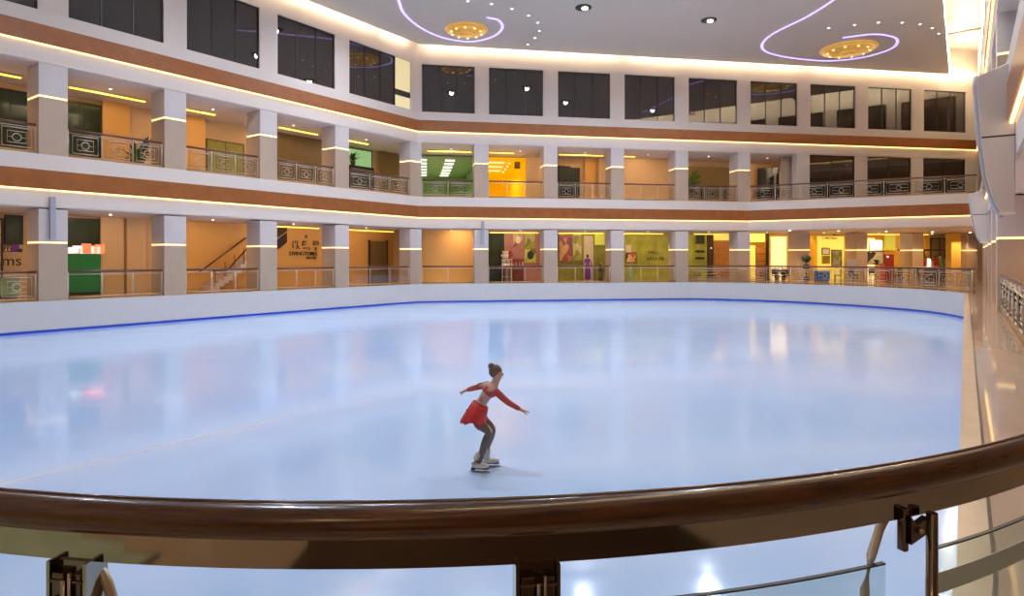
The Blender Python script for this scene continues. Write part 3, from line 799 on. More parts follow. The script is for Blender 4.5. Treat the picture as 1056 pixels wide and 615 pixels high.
# brush-like characters above
def strokes(m, px, py, segs, sc=1):
    for (x0,y0,x1,y1) in segs:
        p = (lx(px+x0*sc), -.02, LF.zz(px, py+y0*sc, 4.24)); q = (lx(px+x1*sc), -.02, LF.zz(px, py+y1*sc, 4.24)); m.tube([p,q], .035, 5)
g_ = MB()
strokes(g_, 302, 249, [(0,0,0,7),(2,-1,2.5,2)]); strokes(g_, 306, 248, [(1,0,0,9),(0,4,3,9)])
strokes(g_, 311, 248, [(0,2,5,1),(0,5,4,4),(2,0,1,5),(1.5,8,8,7.5),(8,7.5,8,10)]); strokes(g_, 323, 249, [(0,0,5,0),(0,3,5,3),(0,0,0,4),(5,0,5,4),(1,6,4,9),(4,6,1,9)])
g_.build('brush_characters', 'brownwall', sg)
MB().ball((lx(315.5),-.02,LF.zz(315,244,4.24)), .11, 6, (1,.3,1)).build('dot_mark', 'brownwall', sg)
tag(sg, 'brush characters over a row of black letters on the orange wall', 'sign')
wallpanel(LF, 0, 3.54, 352, 425, 4.3, 'orangewall', 'pale orange wall around the brown lift door', d=.08)
dr, w_ = wallpanel(LF, 0, LF.zz(391,249,4.1), 382, 399, 4.12, 'brownwall', 'brown lift door in the pale orange wall', 'lift_door', 'door', .12)
MB().box(-.08,0,-.02,.14,0,LF.zz(391,249,4.1)+.08).box(w_,w_+.08,-.02,.14,0,LF.zz(391,249,4.1)+.08).build('door_frame','darkbrown',dr)
# -- ground, facing wall
wallpanel(BF, 0, 3.54, 425, 497, 2.2, 'orangewall', 'blank orange wall filling the first ground bay right of the bend', d=.2)
def shelfshop(): pass
front(BF, 0, 3.5, 500, 520, 3.9, 'shopglass', 'dark green glazed shop part with a small pale flag', frames=1)
wallpanel(BF, 0, 3.5, 519, 562, 4.35, 'pink', 'dusky pink shop interior wall behind the toys', d=.1)
def poster(F, px0, px1, py0, py1, t, m, label, cat='poster', fm='cream', inner=None):
    a, b = F.xl(px0,t), F.xl(px1,t); pm=(px0+px1)/2; z0, z1 = F.zz(pm,py1,t), F.zz(pm,py0,t)
    r = empty('poster', F.mtx(a,t,z0)); w=b-a; h_=z1-z0
    MB().box(0,w,.02,.05,0,h_).build('sheet', m, r)
    MB().box(-.03,.02,0,.05,-.03,h_+.03).box(w-.02,w+.03,0,.05,-.03,h_+.03).box(0,w,0,.05,h_-.02,h_+.03).box(0,w,0,.05,-.03,.02).build('frame', fm, r)
    if inner:
        MB().ball((w/2,.01,h_*.55), min(w,h_)*.28, 8, (1,.15,1.3)).build('motif', inner, r)
    return tag(r, label, cat)
poster(BF, 529,539, 241,256, 4.2, 'sheet_pink', 'tall dusky poster with a pale round motif in the toy shop', inner='cream', fm='pink')
poster(BF, 541,552, 238,256, 4.2, 'sheet_olive', 'olive patterned poster in the toy shop', fm='olive')
poster(BF, 541,553, 257,271, 3.9, 'sheet_yg', 'yellow green panel with a dark dot beside the toy shop', fm='olive', inner='darkleaf')
def toy(F, px, z, t, m, label, s=1):
    r = empty('plush_toy', F.mtx(F.xl(px,t), t, z))
    MB().ball((0,0,.22*s), .2*s, 8, (1,.8,1.1)).build('body', m, r)
    MB().ball((0,-.03,.52*s), .15*s, 8).ball((-.11*s,0,.65*s),.05*s,6).ball((.11*s,0,.65*s),.05*s,6).build('head', m, r)
    MB().ball((-.2*s,-.03,.28*s), .07*s, 6,(1,1,1.6)).ball((.2*s,-.03,.28*s), .07*s, 6,(1,1,1.6)).build('arms', m, r)
    return tag(r, label, 'toy', 'plush toys in the toy shop')
def rack(F, px0, px1, t, z1, d, n_, m, label):
    a, b = F.xl(px0,t), F.xl(px1,t); r = empty('display_shelf', F.mtx(a,t,0)); w = b-a
    for k in range(n_): MB().box(0,w,0,d,.3+k*(z1-.34)/max(1,n_-1),.34+k*(z1-.34)/max(1,n_-1)).build('shelf', m, r)
    MB().box(0,.04,0,d,0,z1).build('side_panel', m, r); MB().box(w-.04,w,0,d,0,z1).build('side_panel', m, r)
    return tag(r, label, 'shelf')
rack(BF, 518,528, 3.4, 1.6, .4, 3, 'cream', 'pale display shelf of plush toys in the pink shop')
for k,(px,z,mm_) in enumerate([(519.5,1.6,'cream'),(522.5,1.6,'whitep'),(526,1.6,'red'),(520,.97,'whitep'),(524,.97,'cream'),(527,.97,'pink')]):
    toy(BF, px, z+.005, 3.6, mm_, ['cream','white','red','small white','small cream','pink'][k]+' plush toy on the '+('top' if z>1 else 'middle')+' of the pale shop shelf', .8)
rack(BF, 529,540, 3.9, 1.55, .35, 4, 'red', 'red rack of hanging pink goods in the toy shop')
for k in range(6):
    o = empty('hanging_bag', BF.mtx(BF.xl(530+k*1.7,3.85),3.85,1.0))
    MB().box(0,.09,0,.06,0,.4).build('bag', ['red','pink','violet','pink','red','cream'][k], o, bevel=.01)
    MB().tube([(.02,.03,.4),(.045,.03,.5),(.07,.03,.4)], .008, 5).build('loop','black',o)
    tag(o, f'small packet hanging on the red rack, {ORD[k]} from the left', 'packet', 'packets on the red rack')
wallpanel(BF, 0, 3.5, 571, 632, 4.35, 'olive', 'olive and cream shop wall behind the mannequin', d=.1)
poster(BF, 577,590, 243,270, 4.0, 'sheet_red', 'dark red patterned curtain-like poster in the mannequin shop', fm='brownwall')
poster(BF, 591,600, 240,268, 4.0, 'sheet_olive', 'olive hanging banner next to the red patterned poster', fm='olive')
wallpanel(BF, 0, 3.3, 602, 612, 4.1, 'cream', 'cream partition behind the mannequin', d=.1)
poster(BF, 613,624, 238,253, 3.9, 'shopgreen', 'bright yellow green lit square panel over the narrow shop shelf', fm='olive')
rack(BF, 614,623, 3.7, 2.0, .3, 4, 'olive', 'narrow green shelf under the bright yellow green panel')
def mannequin(F, px, t, m, label, s=1, z=0, cat='mannequin', grp=None, headm='darkbrown'):
    r = empty('mannequin', F.mtx(F.xl(px,t), t, z))
    MB().lathe([(.16*s,.95*s),(.12*s,1.1*s),(.13*s,1.25*s),(.18*s,1.42*s),(.05*s,1.5*s)], 12, sy=.6).build('torso', m, r)
    MB().lathe([(.2*s,.1*s),(.19*s,.5*s),(.15*s,.97*s)], 12, sy=.7).build('skirt', m, r)
    MB().ball((0,0,1.64*s), .11*s, 8, (.85,.95,1.15)).build('head', headm, r)
    MB().lathe([(.18*s,0),(.18*s,.03*s),(.02*s,.04*s),(.02*s,.12*s)], 12).build('stand', 'steel', r)
    for q in (-1,1): MB().tube([(q*.17*s,0,1.4*s),(q*.22*s,-.02,1.15*s),(q*.2*s,-.06,.92*s)], [.045*s,.04*s,.03*s], 6).build('arm', m, r)
    return tag(r, label, cat, grp)
mannequin(BF, 606, 3.4, 'violet', 'dark-clothed mannequin in front of the cream partition', 1.1)
mannequin(BF, 619.5, 1.0, 'darkbrown', 'small dark mannequin close behind the railing of the olive shop', .75)
front(BF, 0, 3.5, 640, 694, 4.2, 'shopgreen_glass', 'yellow green glazed shop front with two lines of dark lettering', frames=3, frame_m='olive') if 'shopgreen_glass' in MATS else None
mat('shopgreen_glass', (.42,.40,.06), .15, vary=.5, scale=1.2, emis=(.7,.62,.08), es=.12)
front(BF, 0, 3.5, 640, 694, 4.2, 'shopgreen_glass', 'yellow green glazed shop front with two lines of dark lettering', frames=3, frame_m='olive')
sg = empty('shop_lettering', BF.mtx(BF.xl(676,4.14), 4.14, 0))
text('lettering', 'HALL', .36, -.15, 0, BF.zz(676,262,4.14), 'darkleaf', sg); text('lettering', 'AREA ME', .36, 0, 0, BF.zz(676,268.6,4.14), 'darkleaf', sg)
tag(sg, 'two short lines of dark lettering on the yellow green glass', 'sign')
poster(BF, 645,651, 253,262, 3.9, 'cream', 'small cream poster above the orange one on yellow green glass', fm='yellow')
poster(BF, 646,656, 261,271, 3.8, 'sheet_orange', 'orange poster with dark patches in the yellow green shop', fm='darkbrown')
mannequin(BF, 650, 1.2, 'palegreen', 'pale green figure stand behind the railing of the yellow green shop', .62, headm='cream')
front(BF, 0, 3.5, 706, 730, 4.2, 'shopgreen_glass', 'olive glass shop front left of the dark post', frames=1, frame_m='olive')
poster(BF, 717,727, 239,252, 4.0, 'darkleaf', 'dark square emblem panel on the olive glass', fm='olive')
for k,(y0,y1) in enumerate(((258,261),(265,268))):
    poster(BF, 717,727, y0,y1, 4.0, 'darkleaf', ['upper','lower'][k]+' thin dark sign line on the olive glass under the emblem', 'sign', fm='olive')
pl = empty('dark_post', BF.mtx(BF.xl(731,3.6),3.6,0)); w_=BF.xl(735.5,3.6)-BF.xl(731,3.6)
MB().box(0,w_,0,.3,0,3.5).build('shaft','darkbrown',pl,bevel=.01); MB().ball((w_/2,-.02,2.4),.06,6).build('badge','whitelit',pl)
tag(pl, 'tall near-black post between olive glass and orange cupboard', 'post')
wallpanel(BF, 0, BF.zz(743,249,4.2), 736, 752, 4.2, 'orange_door', 'orange brown cupboard doors right of the dark post', 'cupboard', 'cupboard', .3) if 'orange_door' in MATS else None
mat('orange_door', (.50,.22,.05), .4, vary=.3, scale=4)
wallpanel(BF, 0, BF.zz(743,249,4.2), 736, 752, 4.2, 'orange_door', 'orange brown cupboard doors right of the dark post', 'cupboard', 'cupboard', .2)
poster(BF, 736,752, 239.5,248, 4.2, 'shoplit', 'glowing yellow panel above the orange cupboard', 'light panel', fm='yellow')
# small signs and stools behind the railing here
for k,px in enumerate((717,723,731,739)):
    r = empty('stool', BF.mtx(BF.xl(px,1.0),1.0+.3*(k%2),0))
    MB().lathe([(.2,.5),(.21,.53),(.2,.56)],12).build('seat',['red','darkbrown','olive','yellow'][k],r)
    for a in range(4): MB().tube([(.08*math.cos(a*PI/2),.08*math.sin(a*PI/2),.5),(.19*math.cos(a*PI/2),.19*math.sin(a*PI/2),0)],.015,5).build('leg','darksteel',r)
    tag(r, ['red','dark brown','olive','yellow'][k]+' topped round stool behind the railing by the olive shop', 'stool', 'stools by the olive shop')
# -- ground terrace on the right
wallpanel(BF, 0, 3.5, 762, 1000, 4.3, 'yellowwall', 'long golden yellow wall behind the terrace columns', d=.15)
wallpanel(BF, 0, 2.6, 773, 779, 3.0, 'shoplit', 'narrow bright yellow lit door panel beside the shelf of orange goods', 'lit_cladding', 'light panel')
poster(BF, 773,789, 241,250, 3.2, 'shoplit', 'lit yellow sign box above the orange shelf cupboard', 'light panel', fm='olive')
r_, w_ = wallpanel(BF, 0, 2.45, 780, 790, 3.2, 'orange_door', 'orange cupboard right of the narrow yellow door panel', 'cupboard', 'cupboard', .4)
for k in range(4): MB().box(.05,w_-.05,-.02,.0,.3+k*.55,.34+k*.55).build('shelf','darkbrown',r_)
pl = empty('dark_post', BF.mtx(BF.xl(791,2.6),2.6,0)); MB().box(0,.16,0,.16,0,3.5).build('shaft','black',pl); MB().box(-.04,.2,-.04,.2,0,.1).build('foot','black',pl)
tag(pl, 'slim black post beside the orange terrace cupboard', 'post')
front(BF, 0, 3.4, 794, 812, 4.0, 'shopwarm', 'bright cream lit doorway behind two dark plants', 'doorway', 1, 'lit_doorway', 'yellow')
def plant(F, px, t, z, s, m, label, pot='darkbrown', group=None, balls=None):
    r = empty('potted_plant', F.mtx(F.xl(px,t), t, z))
    MB().lathe([(.14*s,0),(.2*s,.35*s),(.18*s,.35*s)], 12).build('pot', pot, r)
    rng = random.Random(px)
    if balls:
        MB().tube([(0,0,.3*s),(0,0,balls[-1][0])], .03, 6).build('stem','darkbrown',r)
        for (bz, br) in balls:
            mb_ = MB().ball((0,0,bz), br, 10)
            mb_.v = [tuple(c*(1+.12*(rng.random()-.5)) if i < 2 else c for i, c in enumerate(v)) for v in mb_.v]
            mb_.build('leaf_ball', m, r)
    else:
        lf = MB()
        for k in range(34):
            a = rng.random()*2*PI; el = .3+rng.random()*1.1; l = (.45+.5*rng.random())*s
            d = Vector((math.cos(a)*math.cos(el), math.sin(a)*math.cos(el), math.sin(el))); sd = Vector((-math.sin(a), math.cos(a), 0))*.06*s
            b0 = Vector((0,0,.33*s)); m1 = b0+d*l*.6; tip = b0+d*l-Vector((0,0,.15*s))
            lf.add([b0, m1+sd, tip, m1-sd, m1+Vector((0,0,.02))], [(0,1,4),(1,2,4),(2,3,4),(3,0,4)])
        lf.build('leaves', m, r)
    return tag(r, label, 'plant', group)
plant(BF, 801, 3.1, 0, .95, 'darkleaf', 'dark leafy potted plant before the cream doorway, the left one')
plant(BF, 808, 2.1, 0, .95, 'darkleaf', 'dark leafy potted plant before the cream doorway, the right one')
plant(BF, 831.5, -1.2, 0, 1.0, 'darkleaf', 'dark potted topiary of two round balls before the terrace column', balls=[(1.05,.24),(1.62,.30)])
front(BF, 0, 3.45, 842, 871, 4.0, 'shoplit', 'brightly lit yellow stall wall with faint dark lettering', 'stall', 1, 'stall_backdrop', 'yellow')
sg = empty('stall_lettering', BF.mtx(BF.xl(858,3.95), 3.95, 0))
text('lettering', 'Coffee Story', .26, -.2, 0, BF.zz(858,246.7,3.95), 'darkbrown', sg); text('lettering', 'cafe', .2, .2, 0, BF.zz(858,243.0,3.95), 'darkbrown', sg)
tag(sg, 'faint dark handwritten-style lettering on the lit yellow stall wall', 'sign')
poster(BF, 848,855.5, 256,262.5, 2.0, 'whitep', 'small white board in dark frame at the yellow stall', fm='darkbrown')
poster(BF, 848,856, 264,272, 2.0, 'olive', 'pale yellow board under the small white board', fm='yellow')
poster(BF, 858,868, 258,274, 2.0, 'sheet_green', 'white and green poster stand with a violet mark at the yellow stall', fm='darkbrown')
counter(BF, 844, 856, -1.2, .75, .6, 'bluep', 'blue box counter behind the curved railing', topm='bluep', name='box_counter')
wallpanel(BF, 0, 1.6, 874, 886, -.35, 'greyp', 'grey rounded board leaning before the terrace column', 'board', 'board', .05)
front(BF, 0, 3.3, 889, 903, 3.6, 'shopwarm', 'glowing cream doorway left of the cafe screen', 'doorway', 1, 'lit_doorway', 'yellow')
poster(BF, 897,910, 248,258.5, 2.2, 'screen', 'lit pale blue menu screen over the black and white graphic', 'screen', fm='palegreen', inner='whitelit')
poster(BF, 893,911, 259.5,272.5, 2.1, 'sheet_white', 'white board with black swirling blots at the cafe', fm='darkbrown')
poster(BF, 912,924, 241,258, 3.9, 'shopgreen', 'green yellow lit panel right of the menu screen', 'light panel', fm='yellow')
r_, w_ = wallpanel(BF, 0, 1.95, 912, 922, 2.6, 'red', 'dark red drinks cabinet right of the black and white graphic', 'drinks_cabinet', 'cabinet', .5)
MB().ball((w_*.3,-.05,1.75),.08,6).build('knob','whitelit',r_)
kc, w_, kr = counter(BF, 934, 979, 1.0, 1.0, .8, 'darkbrown', 'dark cafe counter under a black frame canopy')
for x_ in (.05, w_/2, w_-.05): MB().box(x_-.04,x_+.04,.3,.38,1.0,2.2).build('frame_post','black',kr)
MB().box(-.1,w_+.1,.2,.7,2.2,2.32).build('canopy','darkbrown',kr)
for k in range(9):
    r = empty('counter_jar', BF.mtx(BF.xl(941+k*4.0,1.2),1.2,1.003))
    mm_ = ['cream','whitelit','brownwall','red','whitelit','pink','red','palegreen','palegreen'][k]; hh=[.5,.75,.6,.85,.7,.5,.8,.9,.7][k]
    MB().lathe([(.16,0),(.19,.1),(.19,hh*.8),(.1,hh*.9)],12).build('jar',mm_,r); MB().lathe([(.11,hh*.9),(.11,hh)],12).build('lid','darkbrown',r)
    tag(r, f'container on the dark cafe counter, {ORD[k]} from the left', 'container', 'containers on the cafe counter')
for k,(p0,p1) in enumerate(((921,930),(937,962))):
    a,b=BF.xl(p0,-2.4),BF.xl(p1,-2.4); r = empty('cafe_table', BF.mtx(a,-2.4,0)); w_=b-a
    MB().box(0,w_,0,.7,.98,1.03).build('tabletop','whitep',r,bevel=.01)
    for x_ in (.06,w_-.06):
        for y_ in (.06,.64): MB().tube([(x_,y_,0),(x_,y_,.98)],.025,6).build('leg','darksteel',r)
    tag(r, ['short','long'][k]+' white-topped table behind the curved ornate railing', 'table')
pl = empty('dark_post', BF.mtx(BF.xl(978.5,.6),.6,0)); MB().box(0,.12,0,.12,0,3.5).build('shaft','black',pl); MB().ball((-.1,0,2.55),.13,8).build('globe_lamp','whitelit',pl)
tag(pl, 'thin black post with a white globe at the end of the cafe counter', 'post')
front(BF, 1.2, 3.3, 960, 978, 3.8, 'brownwall', 'dark recess with a yellow patch over the cafe counter', 'wall recess', 2, 'wall_recess')
wallpanel(BF, 0, 3.5, 981, 991, .0, 'yellowwall', 'glowing golden wall pillar at the right end of the cafe', d=.5)
# a few chairs around the ground terrace and upper gallery, dark outlines behind the railings
def make_chair():
    r = empty('cafe_chair')
    MB().box(-.2,.2,-.2,.2,.43,.48).build('seat','darkbrown',r,bevel=.015)
    MB().box(-.2,.2,.17,.21,.55,.92).build('backrest','darkbrown',r,bevel=.015)
    for sx in (-.17,.17):
        MB().tube([(sx,-.17,0),(sx,-.17,.44)],.018,5).build('leg','darksteel',r)
        MB().tube([(sx,.19,0),(sx,.19,.9)],.018,5).build('leg','darksteel',r)
    return r
proto_chair = None
def chair(F, px, t, z, rz, label, group):
    global proto_chair
    mx = F.mtx(F.xl(px,t),t,z) @ Matrix.Rotation(rz,4,'Z')
    if proto_chair is None: proto_chair = make_chair(); c = proto_chair; c.matrix_world = mx
    else: c = copy_tree(proto_chair, mx)
    return tag(c, label, 'chair', group)
for k,px in enumerate((800,812,864,880,900,926,948,970)):
    chair(BF, px, -1.5 if px < 880 else -1.2, 0, (k*2.1)%6.28, f'dark cafe chair behind the curved ornate railing, {ORD[k]} from the left', 'cafe chairs on the terrace')
# -- upper gallery, left wall
front(LF, Z_F2, 8.75, -30, 30, 4.3, 'shopglass', 'tall dark green glass at the upper left picture edge', frames=3)
front(LF, Z_F2, 8.75, 60, 105, 4.3, 'shopglass', 'tall dark green glass of the upper gallery beside a beige wall', frames=2)
wallpanel(LF, Z_F2, 9.0, 106, 134, 4.2, 'orangewall', 'tan wall block of the upper gallery right of the green glass', d=.25)
wallpanel(LF, Z_F2, 9.0, 188, 212, 4.1, 'orangewall', 'tan wall block left of the lit passage on the upper gallery', d=.35)
front(LF, Z_F2, 8.0, 213, 252, 4.3, 'olive', 'dim green lit passage opening on the upper gallery', 'passage', 2, 'lit_passage', 'brownwall')
wallpanel(LF, Z_F2, 9.0, 283, 336, 4.2, 'brownwall', 'dark brown wall of the upper gallery bay with two glass railings', d=.1)
front(LF, Z_F2, 8.9, 356, 384, 4.2, 'upgreen', 'pale green lit shop front with dark stools before it', frames=1) if 'upgreen' in MATS else None
mat('upgreen', (.3,.6,.25), .3, emis=(.45,.85,.40), es=.35)
mat('upyellow', (.8,.6,.02), .4, emis=(1,.72,.02), es=.55)
front(LF, Z_F2, 8.9, 356, 384, 4.2, 'upgreen', 'pale green lit shop front with dark shelving before it', frames=1)
r_, w_ = wallpanel(LF, Z_F2, 7.6, 361, 386, 3.4, 'black', 'black shelving unit before the pale green lit shop', 'shelving_unit', 'shelves', .5)
for k in range(4): MB().box(.1,w_-.1,-.03,.0,.3+k*.5,.33+k*.5).build('shelf','bronze',r_)
plant(LF, 364, 3.6, 7.6, .9, 'darkleaf', 'dark plant on top of the black shelving unit')
wallpanel(LF, Z_F2, 9.0, 393, 425, 4.1, 'brownwall', 'dark brown door recess of the upper gallery by the bend', d=.1)
plant(LF, 142, 2.2, Z_F2, 1.4, 'leaf', 'bright yellow green potted plant in the upper gallery before the tan wall')
plant(LF, 150, 3.4, Z_F2+1.1, .8, 'darkleaf', 'small dark plant near the column on the upper gallery')
# -- upper gallery, facing wall: two bright rooms
def room(a, b, m, label, t0=T, t1=T+11.5):
    r = empty('shop_room', BF.mtx(0,0,0))
    MB().box(a,b,t1,t1+.1,Z_F2,Z_OPEN2).build('back_panel', m, r)
    MB().box(a-.1,a,t0,t1,Z_F2,Z_OPEN2).build('side_panel', m, r); MB().box(b,b+.1,t0,t1,Z_F2,Z_OPEN2).build('side_panel', m, r)
    MB().box(a,b,t0,t1,Z_OPEN2-.16,Z_OPEN2-.1).build('ceiling_panel', m, r)
    return tag(r, label, 'shop')
gm = BF.xl(497, T)
room(G0-2.5, gm-.12, 'greenwall', 'green shop interior with rows of white ceiling light bars')
room(gm+.12, BF.xl(545,T), 'yellowroom', 'bright yellow shop interior behind the second upper bay') if 'yellowroom' in MATS else None
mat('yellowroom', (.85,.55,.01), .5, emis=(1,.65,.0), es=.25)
room(gm+.12, BF.xl(544,T), 'yellowroom', 'bright yellow shop interior behind the second upper bay')
for row in range(6):
    t_ = T+1.2+row*1.7
    for j,(p0,p1) in enumerate(((431,440),(460,469.5))):
        pm = [(431,440),(459.5-row*1.1,469-row*1.3)][j]
        a, b = BF.xl(pm[0],t_), BF.xl(pm[1],t_)
        o = empty('light_bar', BF.mtx(a, t_, Z_OPEN2-.24))
        MB().box(0,b-a,0,.5,0,.05).build('diffuser','whitelight',o); MB().box(-.03,b-a+.03,-.03,.53,.05,.08).build('housing','whitep',o)
        tag(o, f'white ceiling light bar in the green shop, {["left","right"][j]} column, {ORD[row]} from the front', 'ceiling light', 'light bars in the green shop')
for row in range(3):
    t_ = T+1.6+row*2.2; a, b = BF.xl(504,t_), BF.xl(520.5-row*2,t_)
    o = empty('light_bar', BF.mtx(a, t_, Z_OPEN2-.24)); MB().box(0,b-a,0,.4,0,.05).build('diffuser','shopwarm',o); MB().box(-.03,b-a+.03,-.03,.43,.05,.08).build('housing','whitep',o)
    tag(o, f'warm ceiling light bar in the yellow shop, {ORD[row]} from the front', 'ceiling light', 'light bars in the yellow shop')
poster(BF, 531,536, 167.5,173.5, T+1, 'brownwall', 'small dark square sign hanging in the yellow shop', 'sign', fm='darkbrown')
for k in range(5):
    o = empty('hanging_lamp', BF.mtx(BF.xl(519+k*2.1,T+4-k*.6),T+4-k*.6, BF.zz(519,176-k*2,T+3))); MB().ball((0,0,0),.07,6).build('bulb','whitelit',o); MB().tube([(0,0,.05),(0,0,.6)],.01,5).build('cord','black',o)
    tag(o, f'tiny white hanging lamp in the yellow shop, {ORD[k]} along the row', 'lamp', 'hanging lamps in the yellow shop')
wallpanel(BF, Z_F2, 9.0, 543, 568, 4.2, 'rearwall', 'tan pillar wall right of the yellow shop', d=.3)
front(BF, Z_F2, 8.3, 576, 598, 4.2, 'black', 'black arched shop opening on the upper facing gallery', 'doorway', 1, 'dark_opening', 'darkbrown')
MB_ = empty('arch_canopy', BF.mtx(BF.xl(576,3.6),3.6,0)); w_=BF.xl(597,3.6)-BF.xl(576,3.6)
MB().prism_y([(0,6.2),(0,8.35)]+[(w_*(.5+.5*math.sin(k*PI/16)), 6.2+2.1*math.cos(k*PI/16)) for k in range(9)], 0, .3).build('arch','darkleaf',MB_); tag(MB_, 'dark rounded awning over the black upper shop opening', 'awning')
wallpanel(BF, Z_F2, 9.0, 603, 617, 4.1, 'orangewall', 'tan door wall right of the black upper opening', d=.2)
wallpanel(BF, Z_F2, 9.0, 618, 694, 3.6, 'rearwall', 'plain beige wall of the fourth upper bay', d=.3)
wallpanel(BF, Z_F2, 8.6, 706, 760, 4.2, 'brownwall', 'dim brown wall behind plants in the fifth upper bay', d=.1)
plant(BF, 714, 3.0, Z_F2+1.0, 1.5, 'leaf', 'leafy green plant at the edge of the fifth upper bay')
chair(BF, 720, 1.6, Z_F2, .3, 'dark chair behind the ornate upper railing beside the leafy plant', 'upper chairs'); chair(BF, 736, 1.6, Z_F2, 2.3, 'dark chair behind the ornate upper railing right of the plant', 'upper chairs')
tb = empty('shelf_table', BF.mtx(BF.xl(724,3.0),3.0,Z_F2)); MB().box(0,2.2,0,.6,1.35,1.42).build('tabletop','darkbrown',tb); MB().box(.1,.18,.1,.5,0,1.35).build('leg','darkbrown',tb); MB().box(2.0,2.08,.1,.5,0,1.35).build('leg','darkbrown',tb); tag(tb,'tall dark table against the dim brown upper wall','table')
# upper terrace: dark doors and tall dark windows in the back wall plane
m = MB()
pts = [26.63, 27.62, 31.23, 32.23, 35.84, 36.84, 40.45, 41.6]
for i in range(0, 8, 2): m.prism([BF.p(pts[i],0), BF.p(pts[i+1],0), BF.p(pts[i+1],.6), BF.p(pts[i],.6)], Z_F2, Z_OPEN2)
struct(m.build('wall_back_terrace', 'rearwall2' if 'rearwall2' in MATS else 'plaster'))
for i in range(1, 6, 2): window(BF, pts[i], pts[i+1], Z_F2+.02, Z_OPEN2-.02, panes=2)
wallpanel(BF, Z_F2, 9.0, 806, 838, .9, 'stone_low', 'beige wall between the angled dark doors and the tall dark windows', d=.3)
dg = empty('glass_door', BF.mtx(BF.xl(781,3.8), 3.8, Z_F2) @ Matrix.Rotation(-.55,4,'Z'))
MB().box(0,3.2,0,.06,0,3.0).build('pane','darkglass',dg)
f = MB()
for x_ in (0,1.0,2.1,3.14): f.box(x_,x_+.06,-.03,.08,0,3.0)
f.box(0,3.2,-.03,.08,2.94,3.0).build('door_frame','mullion',dg); tag(dg,'dark framed glass doors set at an angle on the upper terrace','door')
plant(BF, 786, 2.0, Z_F2, 1.3, 'darkleaf', 'dark plant before the angled glass doors on the upper terrace')
for k,px in enumerate((846,868,905,920,960,984)):
    plant(BF, px, -1.1, Z_F2, 1.15 if k%2 else 1.4, 'darkleaf', f'dark potted plant on the upper terrace before the tall windows, {ORD[k]} from the left', group='plants on the upper terrace')
# right wall: bright openings between columns
mat('dimglass', (.22,.24,.18), .3, emis=(.8,.8,.5), es=.15)

# ---------------------------------------------------------------- the skater
YS = 8.27
def W(px, py, dy=0):
    Y = YS+dy; return Vector(((px-528)*YS/FPX, Y, EYE+(HZ-py)*YS/FPX))
SK = W(494, 487); SK.z = ICE
skater = None
def skin_obj(name, joints, edges, m, parent, levels=2, root=0, flat=None):
    me = bpy.data.meshes.new(name)
    names = list(joints); idx = {k: i for i, k in enumerate(names)}
    me.from_pydata([tuple(joints[k][0]-SK) for k in names], [(idx[a], idx[b]) for a, b in edges], [])
    o = bpy.data.objects.new(name, me); COL.objects.link(o)
    me.materials.append(MATS[m])
    o.modifiers.new('skin', 'SKIN'); 
    if not me.skin_vertices: 
        bpy.context.view_layer.objects.active = o
        bpy.ops.mesh.customdata_skin_add()
    for k in names:
        r = joints[k][1]; r = (r, r) if not isinstance(r, tuple) else r
        me.skin_vertices[0].data[idx[k]].radius = r
        me.skin_vertices[0].data[idx[k]].use_root = (k == names[root])
    sb = o.modifiers.new('sub', 'SUBSURF'); sb.levels = levels; sb.render_levels = levels
    o.modifiers['skin'].use_smooth_shade = True
    if parent: o.parent = parent
    return o
J = {
 'pelvis': (W(490.5,428), (.105,.10)), 'waist': (W(496.5,415.5,.01), (.078,.07)), 'chest': (W(503,405.5,.02), (.105,.085)),
 'upchest': (W(507,399.5,.02), (.085,.07)), 'neck': (W(511,394.5,.0), .040), 'jaw': (W(513.3,389.5,-.0), (.062,.055)), 'cran': (W(513,384.5,0), (.092,.082)), 'top': (W(512.5,380.5,0), (.055,.05)),
 'nose': (W(519.6,387.0,.01), .010), 'chin': (W(516.3,390.6,.005), .026),
 'shF': (W(511.3,402.5,-.08), .045), 'elF': (W(524,413.5,-.10), .034), 'wrF': (W(536.5,421.5,-.06), .023), 'paF': (W(540,423,-.05), (.026,.014)),
 'shB': (W(501,399.5,.14), .043), 'elB': (W(489.5,403.8,.24), .033), 'wrB': (W(479.5,407,.26), .022), 'paB': (W(476.2,408,.26), (.024,.014)),
 'hipN': (W(489.5,432,-.065), .074), 'thN': (W(497,438,-.07), .074), 'knN': (W(505.3,444,-.06), .054), 'caN': (W(500.5,456,-.03), .055), 'anN': (W(495.3,472,0), .036), 'heN': (W(493,479,0), .035),
 'hipF': (W(492,431,.08), .074), 'thF': (W(500,438,.10), .072), 'knF': (W(508,444.5,.12), .052), 'caF': (W(504.5,456,.16), .052), 'anF': (W(501.2,467,.20), .035), 'heF': (W(500.5,473,.22), .034),
}
E_ = [('pelvis','waist'),('waist','chest'),('chest','upchest'),('upchest','neck'),('neck','jaw'),('jaw','cran'),('cran','top'),('jaw','nose'),('jaw','chin'),
 ('upchest','shF'),('shF','elF'),('elF','wrF'),('wrF','paF'),('upchest','shB'),('shB','elB'),('elB','wrB'),('wrB','paB'),
 ('pelvis','hipN'),('hipN','thN'),('thN','knN'),('knN','caN'),('caN','anN'),('anN','heN'),('pelvis','hipF'),('hipF','thF'),('thF','knF'),('knF','caF'),('caF','anF'),('anF','heF')]
